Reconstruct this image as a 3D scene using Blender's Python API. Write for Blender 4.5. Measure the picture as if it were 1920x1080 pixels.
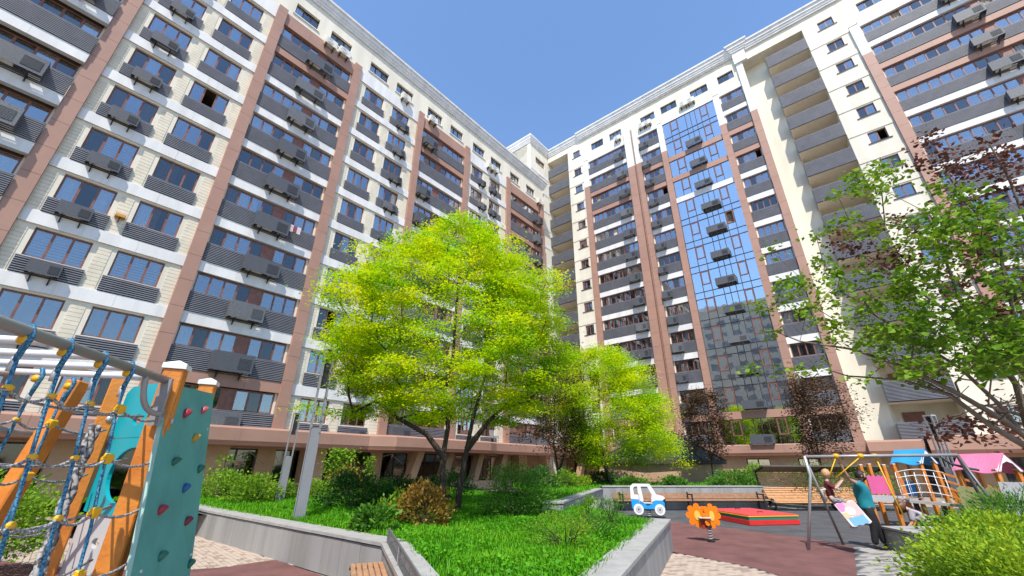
import bpy, bmesh, math, random
from mathutils import Vector, Matrix, Euler
import numpy as np

random.seed(7)
SC = bpy.context.scene
COL = SC.collection
for o in list(bpy.data.objects):
    bpy.data.objects.remove(o)

# ------------------------------------------------------------------ camera
H = 1.85
PITCH, ROLL, YAW, FPX = math.radians(23.72), math.radians(-0.243), math.radians(40.114), 758.8
cam_d = bpy.data.cameras.new('camera')
cam = bpy.data.objects.new('camera', cam_d)
COL.objects.link(cam)
cp, sp, cr, sr = math.cos(PITCH), math.sin(PITCH), math.cos(ROLL), math.sin(ROLL)
RC = Matrix(((1, 0, 0), (0, sp, cp), (0, -cp, sp))) @ Matrix(((cr, -sr, 0), (sr, cr, 0), (0, 0, 1)))
cam.matrix_world = Matrix.Translation((0, 0, H)) @ (RC @ Matrix(((1, 0, 0), (0, -1, 0), (0, 0, -1)))).to_4x4()
cam_d.sensor_width = 36
cam_d.lens = 36 * FPX / 1920
cam_d.clip_end = 3000
SC.camera = cam
SC.render.resolution_x, SC.render.resolution_y = 1024, 576

# ------------------------------------------------------------------ sky, sun, exposure
SUN_EL = math.radians(57)
SUN_DIR = Vector((-0.128, -0.991, 0)).normalized() * math.cos(SUN_EL) + Vector((0, 0, math.sin(SUN_EL)))
world = bpy.data.worlds.new('World')
SC.world = world
world.use_nodes = True
wn = world.node_tree
wn.nodes.clear()
sky = wn.nodes.new('ShaderNodeTexSky')
sky.sky_type = 'NISHITA'
sky.sun_disc = False
sky.sun_elevation = SUN_EL
sky.sun_rotation = math.atan2(SUN_DIR.x, SUN_DIR.y)
sky.air_density = 1.15
sky.dust_density = 0.2
sky.ozone_density = 6.0
bg = wn.nodes.new('ShaderNodeBackground')
bg.inputs[1].default_value = 0.15
wo = wn.nodes.new('ShaderNodeOutputWorld')
wn.links.new(sky.outputs[0], bg.inputs[0])
wn.links.new(bg.outputs[0], wo.inputs[0])
sun_d = bpy.data.lights.new('sun', 'SUN')
sun_d.energy = 3.5
sun_d.angle = math.radians(0.5)
sun_d.color = (1.0, 0.94, 0.85)
sun = bpy.data.objects.new('sun', sun_d)
COL.objects.link(sun)
sun.rotation_euler = (-SUN_DIR).to_track_quat('-Z', 'Y').to_euler()
SC.view_settings.view_transform = 'Standard'
SC.view_settings.look = 'None'
SC.view_settings.exposure = 0.9
SC.view_settings.gamma = 1
SC.view_settings.use_curve_mapping = False

# ------------------------------------------------------------------ helpers
def at(x, y, z=0.0):
    """point of the horizontal plane z seen at photo position x, y (used once to survey the yard)"""
    d = RC @ Vector(((x - 960) / FPX, (y - 540) / FPX, 1))
    t = (z - H) / d.z
    return Vector((t * d.x, t * d.y, z))

def rayat(x, y, dist):
    d = RC @ Vector(((x - 960) / FPX, (y - 540) / FPX, 1))
    t = dist / math.hypot(d.x, d.y)
    return Vector((0, 0, H)) + t * d

class MB:
    def __init__(s):
        s.v, s.f, s.m = [], [], []
    def add(s, vs, fs, mi=0):
        b = len(s.v)
        s.v += [tuple(v) for v in vs]
        s.f += [tuple(i + b for i in f) for f in fs]
        s.m += [mi] * len(fs)
    def quad(s, a, b, c, d, mi=0):
        s.add((a, b, c, d), ((0, 1, 2, 3),), mi)
    def box(s, x0, x1, y0, y1, z0, z1, mi=0, M=None):
        vs = [Vector((x, y, z)) for z in (z0, z1) for x, y in ((x0, y0), (x1, y0), (x1, y1), (x0, y1))]
        if M is not None:
            vs = [M @ v for v in vs]
        s.add(vs, ((3, 2, 1, 0), (4, 5, 6, 7), (0, 1, 5, 4), (1, 2, 6, 5), (2, 3, 7, 6), (3, 0, 4, 7)), mi)
    def beam(s, a, b, w, h, mi=0, up=(0, 0, 1)):
        a, b = Vector(a), Vector(b)
        d = (b - a).normalized()
        u = Vector(up)
        if abs(d.dot(u)) > 0.98:
            u = Vector((0, 1, 0))
        r = d.cross(u).normalized() * (w / 2)
        t = r.cross(d).normalized() * (h / 2)
        vs = [p + q for p in (a, b) for q in (-r - t, r - t, r + t, -r + t)]
        s.add(vs, ((3, 2, 1, 0), (4, 5, 6, 7), (0, 1, 5, 4), (1, 2, 6, 5), (2, 3, 7, 6), (3, 0, 4, 7)), mi)
    def tube(s, pts, r, n=8, mi=0, caps=True, r1=None):
        pts = [Vector(p) for p in pts]
        N = len(pts)
        rs = r if isinstance(r, (list, tuple)) else [r + ((r1 if r1 is not None else r) - r) * i / max(1, N - 1) for i in range(N)]
        ref = None
        vs, fs = [], []
        for i, p in enumerate(pts):
            d = (pts[min(i + 1, N - 1)] - pts[max(i - 1, 0)])
            d = d.normalized() if d.length > 1e-9 else Vector((0, 0, 1))
            if ref is None:
                ref = d.orthogonal().normalized()
            ref = (ref - d * ref.dot(d))
            ref = ref.normalized() if ref.length > 1e-6 else d.orthogonal().normalized()
            q = d.cross(ref)
            for k in range(n):
                a = 2 * math.pi * k / n
                vs.append(p + (ref * math.cos(a) + q * math.sin(a)) * rs[i])
        for i in range(N - 1):
            for k in range(n):
                fs.append((i * n + k, i * n + (k + 1) % n, (i + 1) * n + (k + 1) % n, (i + 1) * n + k))
        if caps:
            fs.append(tuple(range(n - 1, -1, -1)))
            fs.append(tuple((N - 1) * n + k for k in range(n)))
        s.add(vs, fs, mi)
    def prism(s, poly, M, t, mi=0):
        """poly: 2d outline (x, z), extruded by t along local y, placed by M"""
        n = len(poly)
        vs = [M @ Vector((x, 0, z)) for x, z in poly] + [M @ Vector((x, t, z)) for x, z in poly]
        fs = [tuple(range(n)), tuple(range(2 * n - 1, n - 1, -1))]
        fs += [((i + 1) % n, i, n + i, n + (i + 1) % n) for i in range(n)]
        s.add(vs, fs, mi)
    def ring(s, outer, inner, M, t, mi=0):
        """plate with a hole, both outlines with the same number of points"""
        n = len(outer)
        a = [M @ Vector((x, 0, z)) for x, z in outer]
        b = [M @ Vector((x, 0, z)) for x, z in inner]
        c = [M @ Vector((x, t, z)) for x, z in outer]
        d = [M @ Vector((x, t, z)) for x, z in inner]
        fs = []
        for i in range(n):
            j = (i + 1) % n
            fs += [(i, j, n + j, n + i), (2 * n + j, 2 * n + i, 3 * n + i, 3 * n + j), (j, i, 2 * n + i, 2 * n + j), (n + i, n + j, 3 * n + j, 3 * n + i)]
        s.add(a + b + c + d, fs, mi)
    def ball(s, c, r, nu=8, nv=6, mi=0, M=None):
        c = Vector(c)
        rr = Vector(r) if hasattr(r, '__len__') else Vector((r, r, r))
        vs = []
        for j in range(nv + 1):
            ph = math.pi * j / nv
            for i in range(nu):
                th = 2 * math.pi * i / nu
                v = Vector((rr.x * math.sin(ph) * math.cos(th), rr.y * math.sin(ph) * math.sin(th), rr.z * math.cos(ph)))
                if M is not None:
                    v = M @ v
                vs.append(c + v)
        fs = [(j * nu + i, (j + 1) * nu + i, (j + 1) * nu + (i + 1) % nu, j * nu + (i + 1) % nu) for j in range(nv) for i in range(nu)]
        s.add(vs, fs, mi)
    def mesh(s, name, mats, smooth=False):
        me = bpy.data.meshes.new(name)
        me.from_pydata(s.v, [], s.f)
        if not isinstance(mats, (list, tuple)):
            mats = [mats]
        for m in mats:
            me.materials.append(m)
        if len(mats) > 1:
            me.polygons.foreach_set('material_index', s.m)
        if smooth:
            me.polygons.foreach_set('use_smooth', [True] * len(me.polygons))
        me.validate(clean_customdata=False)
        me.update()
        return me
    def build(s, name, mats, parent=None, loc=(0, 0, 0), rz=0.0, smooth=False, **props):
        return new(name, s.mesh(name, mats, smooth), parent, loc, rz, **props)

def new(name, data, parent=None, loc=(0, 0, 0), rz=0.0, **props):
    o = bpy.data.objects.new(name, data)
    COL.objects.link(o)
    o.parent = parent
    o.location = loc
    if rz:
        o.rotation_euler = (0, 0, rz)
    for k, v in props.items():
        o[k] = v
    return o

def thing(name, label, cat, loc=(0, 0, 0), rz=0.0, group=None):
    o = new(name, None, None, loc, rz, label=label, category=cat)
    o.empty_display_size = 0.2
    if group:
        o['group'] = group
    return o

def tag(o, label, cat, group=None):
    o['label'] = label
    o['category'] = cat
    if group:
        o['group'] = group
    return o

def bevel(o, w=0.01, seg=1):
    m = o.modifiers.new('bevel', 'BEVEL')
    m.width = w
    m.segments = seg
    m.limit_method = 'ANGLE'
    return o

MATS = {}
def mat(name, col, rough=0.7, var=0.12, scale=3.0, bump=0.0, bscale=40.0, metal=0.0, spec=0.4, col2=None, streak=False, island=0.0):
    """principled surface: world-position noise for tone, fine bump, optional vertical rain streaks, random tone per piece"""
    if name in MATS:
        return MATS[name]
    m = bpy.data.materials.new(name)
    m.use_nodes = True
    nt = m.node_tree
    b = nt.nodes['Principled BSDF']
    b.inputs['Roughness'].default_value = rough
    b.inputs['Metallic'].default_value = metal
    b.inputs['Specular IOR Level'].default_value = spec
    g = nt.nodes.new('ShaderNodeNewGeometry')
    src = g.outputs['Position']
    if streak:
        mp = nt.nodes.new('ShaderNodeMapping')
        mp.inputs['Scale'].default_value = (1, 1, 0.12)
        nt.links.new(src, mp.inputs[0])
        src = mp.outputs[0]
    n = nt.nodes.new('ShaderNodeTexNoise')
    n.inputs['Scale'].default_value = scale
    n.inputs['Detail'].default_value = 5
    n.inputs['Roughness'].default_value = 0.6
    nt.links.new(src, n.inputs['Vector'])
    r = nt.nodes.new('ShaderNodeValToRGB')
    c2 = col2 or tuple(c * (1 - 2 * var) for c in col)
    r.color_ramp.elements[0].position = 0.35
    r.color_ramp.elements[1].position = 0.62
    r.color_ramp.elements[0].color = (*c2, 1)
    r.color_ramp.elements[1].color = (*col, 1)
    nt.links.new(n.outputs[0], r.inputs[0])
    out = r.outputs[0]
    if island:
        hs = nt.nodes.new('ShaderNodeHueSaturation')
        mr = nt.nodes.new('ShaderNodeMapRange')
        mr.inputs[3].default_value = 1 - island
        mr.inputs[4].default_value = 1 + island
        nt.links.new(g.outputs['Random Per Island'], mr.inputs[0])
        nt.links.new(mr.outputs[0], hs.inputs['Value'])
        nt.links.new(out, hs.inputs['Color'])
        out = hs.outputs[0]
    nt.links.new(out, b.inputs['Base Color'])
    if bump:
        n2 = nt.nodes.new('ShaderNodeTexNoise')
        n2.inputs['Scale'].default_value = bscale
        n2.inputs['Detail'].default_value = 3
        nt.links.new(g.outputs['Position'], n2.inputs['Vector'])
        bp = nt.nodes.new('ShaderNodeBump')
        bp.inputs['Strength'].default_value = bump
        bp.inputs['Distance'].default_value = 0.02
        nt.links.new(n2.outputs[0], bp.inputs['Height'])
        nt.links.new(bp.outputs[0], b.inputs['Normal'])
    MATS[name] = m
    return m

def leafmat(name, col, col2, trans=0.35, col3=None, nscale=1.3, isl=0.6):
    m = bpy.data.materials.new(name)
    m.use_nodes = True
    nt = m.node_tree
    nt.nodes.clear()
    g = nt.nodes.new('ShaderNodeNewGeometry')
    n = nt.nodes.new('ShaderNodeTexNoise')
    n.inputs['Scale'].default_value = nscale
    nt.links.new(g.outputs['Position'], n.inputs['Vector'])
    ad = nt.nodes.new('ShaderNodeMath')
    ad.operation = 'MULTIPLY_ADD'
    ad.inputs[1].default_value = isl
    nt.links.new(g.outputs['Random Per Island'], ad.inputs[0])
    sb = nt.nodes.new('ShaderNodeMath')
    sb.operation = 'MULTIPLY_ADD'
    sb.inputs[1].default_value = 1.2
    sb.inputs[2].default_value = -0.1 - isl / 2
    nt.links.new(n.outputs[0], sb.inputs[0])
    nt.links.new(sb.outputs[0], ad.inputs[2])
    r = nt.nodes.new('ShaderNodeValToRGB')
    r.color_ramp.elements[0].color = (*col2, 1)
    r.color_ramp.elements[0].position = 0.15
    r.color_ramp.elements[1].color = (*col, 1)
    r.color_ramp.elements[1].position = 0.85
    if col3:
        r.color_ramp.elements[1].position = 0.6
        e3 = r.color_ramp.elements.new(0.95)
        e3.color = (*col3, 1)
    nt.links.new(ad.outputs[0], r.inputs[0])
    b = nt.nodes.new('ShaderNodeBsdfPrincipled')
    b.inputs['Roughness'].default_value = 0.5
    b.inputs['Specular IOR Level'].default_value = 0.15
    t = nt.nodes.new('ShaderNodeBsdfTranslucent')
    nt.links.new(r.outputs[0], b.inputs['Base Color'])
    nt.links.new(r.outputs[0], t.inputs['Color'])
    mx = nt.nodes.new('ShaderNodeMixShader')
    mx.inputs[0].default_value = trans
    nt.links.new(b.outputs[0], mx.inputs[1])
    nt.links.new(t.outputs[0], mx.inputs[2])
    o = nt.nodes.new('ShaderNodeOutputMaterial')
    nt.links.new(mx.outputs[0], o.inputs[0])
    return m

def glassmat(name, lo, hi, tint, rough=0.015, wav=0.0):
    m = bpy.data.materials.new(name)
    m.use_nodes = True
    nt = m.node_tree
    nt.nodes.clear()
    lw = nt.nodes.new('ShaderNodeLayerWeight')
    lw.inputs[0].default_value = 0.35
    mr = nt.nodes.new('ShaderNodeMapRange')
    mr.inputs[3].default_value = lo
    mr.inputs[4].default_value = hi
    nt.links.new(lw.outputs['Facing'], mr.inputs[0])
    gl = nt.nodes.new('ShaderNodeBsdfGlossy')
    gl.inputs['Roughness'].default_value = rough
    gl.inputs['Color'].default_value = (0.98, 0.99, 1.0, 1)
    tr = nt.nodes.new('ShaderNodeBsdfTransparent')
    tr.inputs[0].default_value = (*tint, 1)
    mx = nt.nodes.new('ShaderNodeMixShader')
    nt.links.new(mr.outputs[0], mx.inputs[0])
    nt.links.new(tr.outputs[0], mx.inputs[1])
    nt.links.new(gl.outputs[0], mx.inputs[2])
    if wav:
        g = nt.nodes.new('ShaderNodeNewGeometry')
        n = nt.nodes.new('ShaderNodeTexNoise')
        n.inputs['Scale'].default_value = 0.9
        nt.links.new(g.outputs['Position'], n.inputs['Vector'])
        bp = nt.nodes.new('ShaderNodeBump')
        bp.inputs['Strength'].default_value = wav
        bp.inputs['Distance'].default_value = 0.05
        nt.links.new(n.outputs[0], bp.inputs['Height'])
        nt.links.new(bp.outputs[0], gl.inputs['Normal'])
    o = nt.nodes.new('ShaderNodeOutputMaterial')
    nt.links.new(mx.outputs[0], o.inputs[0])
    return m

M_CREAM = mat('cream_plaster', (0.74, 0.685, 0.56), 0.85, 0.075, 0.9, 0.15, 60, streak=True)
M_SIDING = mat('cream_siding', (0.73, 0.66, 0.52), 0.8, 0.07, 1.2, 0.2, 50)
M_WHITE = mat('white_band', (0.75, 0.735, 0.71), 0.75, 0.085, 1.3, 0.1, 50, streak=True)
M_BROWN = mat('brown_cladding', (0.385, 0.22, 0.16), 0.55, 0.06, 0.5, 0.0, island=0.06)
M_GRILLE = mat('dark_grille', (0.22, 0.225, 0.25), 0.45, 0.08, 1.5, 0.0, spec=0.45)
M_GAPSHADE = mat('grille_gap_shade', (0.012, 0.012, 0.016), 0.8, 0.1)  # backing painted near black to deepen the shade between the ribs
M_FRAME = mat('window_frame', (0.24, 0.10, 0.068), 0.45, 0.15, 4)
M_DARKFRAME = mat('dark_frame', (0.05, 0.035, 0.03), 0.4, 0.1, 4)
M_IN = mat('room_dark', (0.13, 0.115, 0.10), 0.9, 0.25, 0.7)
M_ACBOX = mat('perforated_metal', (0.10, 0.105, 0.118), 0.5, 0.22, 40, 0.3, 120)
M_ACBOX2 = mat('worn_perforated_metal', (0.16, 0.165, 0.175), 0.5, 0.25, 22, 0.3, 120)
M_BLACK = mat('black_steel', (0.02, 0.02, 0.022), 0.45, 0.1)
M_ACW = mat('air_conditioner_white', (0.7, 0.68, 0.6), 0.5, 0.08, 5)
M_TAN = mat('tan_tile', (0.46, 0.30, 0.18), 0.6, 0.08, 1.2, 0.05, 30, island=0.05)
M_GLASS = glassmat('window_glass', 0.15, 0.9, (0.74, 0.77, 0.80))
M_GLASS2 = glassmat('netted_glass', 0.05, 0.6, (0.5, 0.49, 0.48), 0.05)
M_CWGLASS = glassmat('curtain_wall_glass', 0.50, 1.0, (0.66, 0.72, 0.73), wav=0.08)
M_CURT = [mat('curtain_white', (0.62, 0.6, 0.56), 0.9, 0.05), mat('curtain_beige', (0.42, 0.34, 0.26), 0.9, 0.08),
          mat('curtain_brown', (0.2, 0.13, 0.09), 0.9, 0.1), mat('curtain_grey', (0.35, 0.36, 0.38), 0.9, 0.08)]

# ================================================================== APARTMENT BLOCKS
CACHE = {}
def cached(key, fn):
    if key not in CACHE:
        CACHE[key] = fn()
    return CACHE[key]

def R3(*a):
    return tuple(round(v, 2) for v in a)

RNG = random.Random(11)

def frame_mesh(w, h, n, m, d=0.07, bw=0.075, cuts=None):
    def f():
        mb = MB()
        mb.box(0, w, 0, d, 0, bw)
        mb.box(0, w, 0, d, h - bw, h)
        mb.box(0, bw, 0, d, bw, h - bw)
        mb.box(w - bw, w, 0, d, bw, h - bw)
        xs = cuts or [w * i / n for i in range(1, n)]
        for x in xs:
            mb.box(x - bw * .6, x + bw * .6, -0.012, d - .01, bw, h - bw)
        return mb.mesh('window_frame', m)
    return cached(('fr', R3(w, h), n, m.name, R3(*(cuts or []))), f)

def pane_mesh(w, h, g=None):
    def f():
        mb = MB()
        mb.box(0, w, 0, 0.012, 0, h)
        return mb.mesh('pane', g or M_GLASS)
    return cached(('pn', R3(w, h), (g or M_GLASS).name), f)

def curtain_mesh(w, h, k):
    def f():
        mb = MB()
        n = max(4, int(w / 0.09))
        rr = random.Random(int(w * 100) + k)
        xs = [w * i / n for i in range(n + 1)]
        ys = [(0.035 if i % 2 else -0.035) * rr.uniform(.5, 1.3) for i in range(n + 1)]
        for i in range(n):
            mb.quad((xs[i], ys[i], 0), (xs[i + 1], ys[i + 1], 0), (xs[i + 1], ys[i + 1], h), (xs[i], ys[i], h))
        return mb.mesh('curtain', M_CURT[k])
    return cached(('cu', R3(w, h), k), f)

def blind_mesh(w, h):
    def f():
        mb = MB()
        n = int(h / 0.13)
        for i in range(n):
            z = h * (i + .5) / n
            mb.box(0, w, 0, 0.012, z - .04, z + .04)
        return mb.mesh('blind', M_CURT[3])
    return cached(('bl', R3(w, h)), f)

def window(root, x0, x1, z0, z1, y, n, fm=None, curt=0.74, g=None, cuts=None, solid=()):
    fm = fm or M_FRAME
    w, h = x1 - x0, z1 - z0
    win = new('window', frame_mesh(w, h, n, fm, cuts=cuts), root, (x0, y, z0))
    xs = [0] + (cuts or [w * i / n for i in range(1, n)]) + [w]
    for i in range(len(xs) - 1):
        a, b = xs[i] + .03, xs[i + 1] - .03
        if i in solid:
            def f(a=a, b=b):
                mb = MB()
                mb.box(0, b - a, 0, .03, 0, h - .08)
                return mb.mesh('solid_panel', fm)
            new('solid_panel', cached(('sp', R3(b - a, h), fm.name), f), win, (a, .01, .04))
            continue
        r = RNG.random()
        if r < 0.035:
            continue                       # a sash swung open into the dark room
        new('pane', pane_mesh(b - a, h - .08, g or (M_GLASS2 if RNG.random() < .38 else M_GLASS)), win, (a, .028 + RNG.uniform(-.006, .006), .04))
    r = RNG.random()
    if r < curt:
        k = RNG.choice((0, 0, 0, 1, 1, 2, 3))
        q = RNG.random()
        spans = [(0, 1)] if q < .4 else ([(0, .33), (.67, 1)] if q < .75 else [(0, .5)])
        for a, b in spans:
            new('curtain', curtain_mesh(w * (b - a), h, k), win, (w * a, .16, 0))
    elif r < curt + .16:
        new('blind', blind_mesh(w, h), win, (0, .12, 0))
    return win

def parapet_mesh(w, h):
    def f():
        mb = MB()
        mb.box(0, w, -.008, .05, 0, h, 1)
        n = max(3, int(round(h / 0.1)))
        p = h / n
        for i in range(n):
            z = p * i
            mb.add([(0, -.01, z + p * .2), (w, -.01, z + p * .2), (0, -.05, z + p * .3), (w, -.05, z + p * .3), (0, -.05, z + p * .72), (w, -.05, z + p * .72), (0, -.01, z + p * .82), (w, -.01, z + p * .82)],
                   ((0, 1, 3, 2), (2, 3, 5, 4), (4, 5, 7, 6), (0, 2, 4, 6), (1, 7, 5, 3)))
        mb.box(-.01, w + .01, -.055, .06, h, h + .035)
        return mb.mesh('balcony_parapet', [M_GRILLE, M_GAPSHADE])
    return cached(('pa', R3(w, h)), f)

def parapet(root, x0, x1, z0, z1, y, name='balcony_parapet'):
    return new(name, parapet_mesh(x1 - x0, z1 - z0), root, (x0, y, z0))

def basket_mesh(w, h, d, m=None):
    m = m or M_ACBOX
    def f():
        mb = MB()
        mb.box(0, w, -d, -d + .02, 0, h)
        mb.box(0, .02, -d + .02, 0, 0, h)
        mb.box(w - .02, w, -d + .02, 0, 0, h)
        n = 9
        for i in range(n):                 # slatted strip on one half of the front
            z = h * (.2 + .6 * i / n)
            mb.box(w * .62, w * .93, -d - .025, -d - .002, z, z + h * .028)
        for i in range(5):
            y = -d + d * (i + .5) / 5
            mb.box(.02, w - .02, y - .012, y + .012, h - .02, h)
        return mb.mesh('air_conditioner_basket', m)
    return cached(('ac', R3(w, h, d), m.name), f)

def bracket_mesh(d):
    def f():
        mb = MB()
        mb.beam((0, 0, -.02), (0, -d, -.02), .05, .05)
        mb.beam((0, 0, -.33), (0, -d * .9, -.04), .045, .045)
        mb.beam((0, -.03, 0), (0, -.03, -.36), .05, .04)
        return mb.mesh('bracket', M_BLACK)
    return cached(('br', R3(d)), f)

def unit_mesh(w, h, d):
    def f():
        mb = MB()
        mb.box(0, w, -d, 0, 0, h)
        cx, cz, r = w * .36, h * .5, h * .4
        for k in range(3):
            rr = r * (1 - .28 * k)
            pts = [(cx + rr * math.cos(a), -d - .012, cz + rr * math.sin(a)) for a in [2 * math.pi * i / 14 for i in range(15)]]
            mb.tube(pts, .012, 4, caps=False)
        mb.ball((cx, -d, cz), (.05, .02, .05), 6, 4)
        return mb.mesh('air_conditioner', M_ACW)
    return cached(('un', R3(w, h, d)), f)

def basket(root, x, z, y, w, h, d, detail=True):
    if RNG.random() < .05:
        return None
    w = round(w * RNG.choice((.9, 1, 1, 1.06)), 2)
    h = round(h * RNG.choice((.92, 1, 1, 1.05)), 2)
    b = new('air_conditioner_basket', basket_mesh(w, h, d, M_ACBOX2 if RNG.random() < .35 else M_ACBOX), root, (x + RNG.uniform(-.08, .08), y, z))
    if detail:
        for f in (.22, .78):
            new('bracket', bracket_mesh(d), b, (w * f, 0, 0))
        if RNG.random() < .8:
            new('air_conditioner', unit_mesh(min(.85, w * .7), h * .85, d * .6), b, (w * .12, -.12, .04))
    return b

def pilaster(root, x0, x1, z0, z1, y0, y1, m=None, step=1.5, zsplit=None, m2=None):
    mb = MB()
    mb.box(x0 + .02, x1 - .02, y0 + .02, y1, z0, z1 - .02)
    p = mb.build('pilaster', M_BLACK, root)
    z = z0
    while z < z1 - .05:
        t = min(z + step, z1)
        mm = m or M_BROWN
        if zsplit and z >= zsplit - .2:
            mm = m2
        def f():
            q = MB()
            q.box(0, x1 - x0, 0, y1 - y0, .008, t - z - .008)
            return q.mesh('cladding_panel', mm)
        new('cladding_panel', cached(('cl', R3(x1 - x0, y1 - y0, t - z), mm.name), f), p, (x0, y0, z))
        z = t
    return p

def band(root, x0, x1, z0, z1, y, m=None, d=.14):
    m = m or M_WHITE
    def f():
        q = MB()
        n = max(1, int(round((x1 - x0) / 1.9)))
        for i in range(n):
            a, b = (x1 - x0) * i / n, (x1 - x0) * (i + 1) / n
            q.box(a + .003, b - .003, 0, d, 0, z1 - z0 - .05)
        q.box(0, x1 - x0, .02, d, z1 - z0 - .05, z1 - z0)
        return q.mesh('spandrel_band', m)
    return new('spandrel_band', cached(('bd', R3(x1 - x0, z1 - z0, d), m.name), f), root, (x0, y, z0))

def walls(root, x0, x1, z0, z1, holes, y, depth, m, name='wall'):
    """plaster wall with real openings and reveals"""
    mb = MB()
    xs = sorted({x0, x1, *[h[0] for h in holes], *[h[1] for h in holes]})
    zs = sorted({z0, z1, *[h[2] for h in holes], *[h[3] for h in holes]})
    xs = [x for x in xs if x0 <= x <= x1]
    zs = [z for z in zs if z0 <= z <= z1]
    for i in range(len(xs) - 1):
        for j in range(len(zs) - 1):
            cx, cz = (xs[i] + xs[i + 1]) / 2, (zs[j] + zs[j + 1]) / 2
            if any(h[0] < cx < h[1] and h[2] < cz < h[3] for h in holes):
                continue
            mb.quad((xs[i], y, zs[j]), (xs[i + 1], y, zs[j]), (xs[i + 1], y, zs[j + 1]), (xs[i], y, zs[j + 1]))
    for a, b, c, d in holes:
        e = y + depth
        mb.quad((a, y, c), (a, y, d), (a, e, d), (a, e, c))
        mb.quad((b, y, d), (b, y, c), (b, e, c), (b, e, d))
        mb.quad((a, y, d), (b, y, d), (b, e, d), (a, e, d))
        mb.quad((b, y, c), (a, y, c), (a, e, c), (b, e, c))
    return mb.build(name, m, root)

def siding(root, spans, y):
    """lapped cladding boards between the windows, each about 19 cm tall"""
    mb = MB()
    for x0, x1, z0, z1 in spans:
        n = max(1, int(round((z1 - z0) / 0.19)))
        p = (z1 - z0) / n
        for i in range(n):
            a, b = z0 + i * p + .02, z0 + (i + 1) * p
            mb.quad((x0, y - .02, a), (x1, y - .02, a), (x1, y - .02, b), (x0, y - .02, b))
            mb.quad((x0, y, a), (x1, y, a), (x1, y - .02, a), (x0, y - .02, a))
            mb.quad((x0, y - .02, b), (x1, y - .02, b), (x1, y, b), (x0, y, b))
            mb.quad((x0, y, a), (x0, y - .02, a), (x0, y - .02, b), (x0, y, b))
            mb.quad((x1, y - .02, a), (x1, y, a), (x1, y, b), (x1, y - .02, b))
    return mb.build('siding_boards', M_SIDING, root, kind='stuff')

def cornice(root, x0, x1, z, y, ext0=0.0, ext1=0.0, back=3.0, ends=True):
    """stepped white cornice; profile in (outward, height)"""
    prof = [(0, -1.15), (.12, -1.15), (.14, -.95), (.22, -.9), (.22, -.72), (.34, -.62), (.36, -.3), (.5, -.22), (.52, -.02), (.5, 0), (-back, 0), (-back, -1.15)]
    mb = MB()
    n = len(prof)
    vs = [(x0 - (max(p, 0) if ext0 else 0), y - p, z + h) for p, h in prof] + [(x1 + (max(p, 0) if ext1 else 0), y - p, z + h) for p, h in prof]
    fs = [(i, (i + 1) % n, n + (i + 1) % n, n + i) for i in range(n)] + [tuple(range(n - 1, -1, -1)), tuple(range(n, 2 * n))]
    mb.add(vs, fs)
    return mb.build('cornice', M_WHITE, root)

ZB = lambda k: 2.75 + 3.0 * k
WIN_CUTS = None

def window_bay(root, x0, x1, cols, k0, k1, ac=(), yw=.12, grille=True, topband=1.3, detail=True, n=3):
    """bay of separate windows: siding piers, window, dark grille, white band at each storey"""
    holes, spans = [], []
    for k in range(k0, k1 + 1):
        zb = ZB(k)
        for a, b in cols:
            holes.append((a, b, zb - 1.5, zb - .1))
    for k in range(k0, k1 + 1):
        zb = ZB(k)
        lo = ZB(k - 1) + .65 if k > k0 else 3.6
        xs = [x0] + [v for c in cols for v in c] + [x1]
        for i in range(0, len(xs), 2):
            a, b = xs[i], xs[i + 1]
            a2, b2 = a + (.0 if i == 0 else .2), b - (.0 if i == len(xs) - 2 else .2)
            if b2 - a2 > .15:
                spans.append((a2, b2, lo, zb - .18))
        for j, (a, b) in enumerate(cols):
            window(root, a, b, zb - 1.5, zb - .1, yw, n)
            if grille:
                parapet(root, a - .13, b + .13, zb - 2.33, zb - 1.6, -.08, 'window_grille')
            for (jj, fx, w, h) in ac:
                if jj == j and grille:
                    basket(root, a + (b - a) * fx, zb - 2.3, -.1, w, h, .36, detail)
        band(root, x0, x1, zb, zb + (.65 if k < k1 else topband), -.1)
    walls(root, x0, x1, 3.5, ZB(k1) + topband + .02, holes, 0, yw + .05, M_CREAM)
    siding(root, spans, 0)

def balcony_bay(root, x0, x1, k0, k1, brown=(), ac=None, yp=-.08, yw=.12, n=8, solid=(), detail=True, brown_low=(), lintel=1.2, acn=1, m2=None, curt=.74):
    cuts = None
    for k in range(k0, k1 + 1):
        zb = ZB(k)
        lo = ZB(k - 1)
        ptop = lo + 1.75
        window(root, x0 + .12, x1 - .12, ptop + .05, zb - .05, yw, n, solid=solid, curt=curt)
        parapet(root, x0 + .02, x1 - .02, lo + (.65 if k > k0 else .9), ptop, yp)
        m = M_BROWN if k in brown else M_WHITE
        band(root, x0, x1, zb, zb + (.65 if k < k1 else lintel), yp, m, .3)
        if ac:
            for (xa, w, h, d) in ac:
                basket(root, xa + RNG.uniform(-.05, .05), lo + .75, yp - .05, w, h, d, detail)
    mb = MB()
    for k in range(k0, k1 + 1):            # plaster behind each parapet
        lo = ZB(k - 1)
        mb.box(x0, x1, yw - .02, yw + .15, lo + .6 if k > k0 else 3.5, lo + 1.8)
    for a, b in ((x0, x0 + .12), (x1 - .12, x1)):
        mb.box(a, b, yw - .03, yw + .15, 3.5, ZB(k1) + .02)
    mb.build('balcony_wall', M_CREAM, root)

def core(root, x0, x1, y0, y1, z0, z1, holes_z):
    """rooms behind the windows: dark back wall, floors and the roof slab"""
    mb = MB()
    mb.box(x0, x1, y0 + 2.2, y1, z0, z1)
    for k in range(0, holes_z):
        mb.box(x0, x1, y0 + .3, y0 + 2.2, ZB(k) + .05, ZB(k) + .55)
    mb.build('rooms', M_IN, root)

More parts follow.
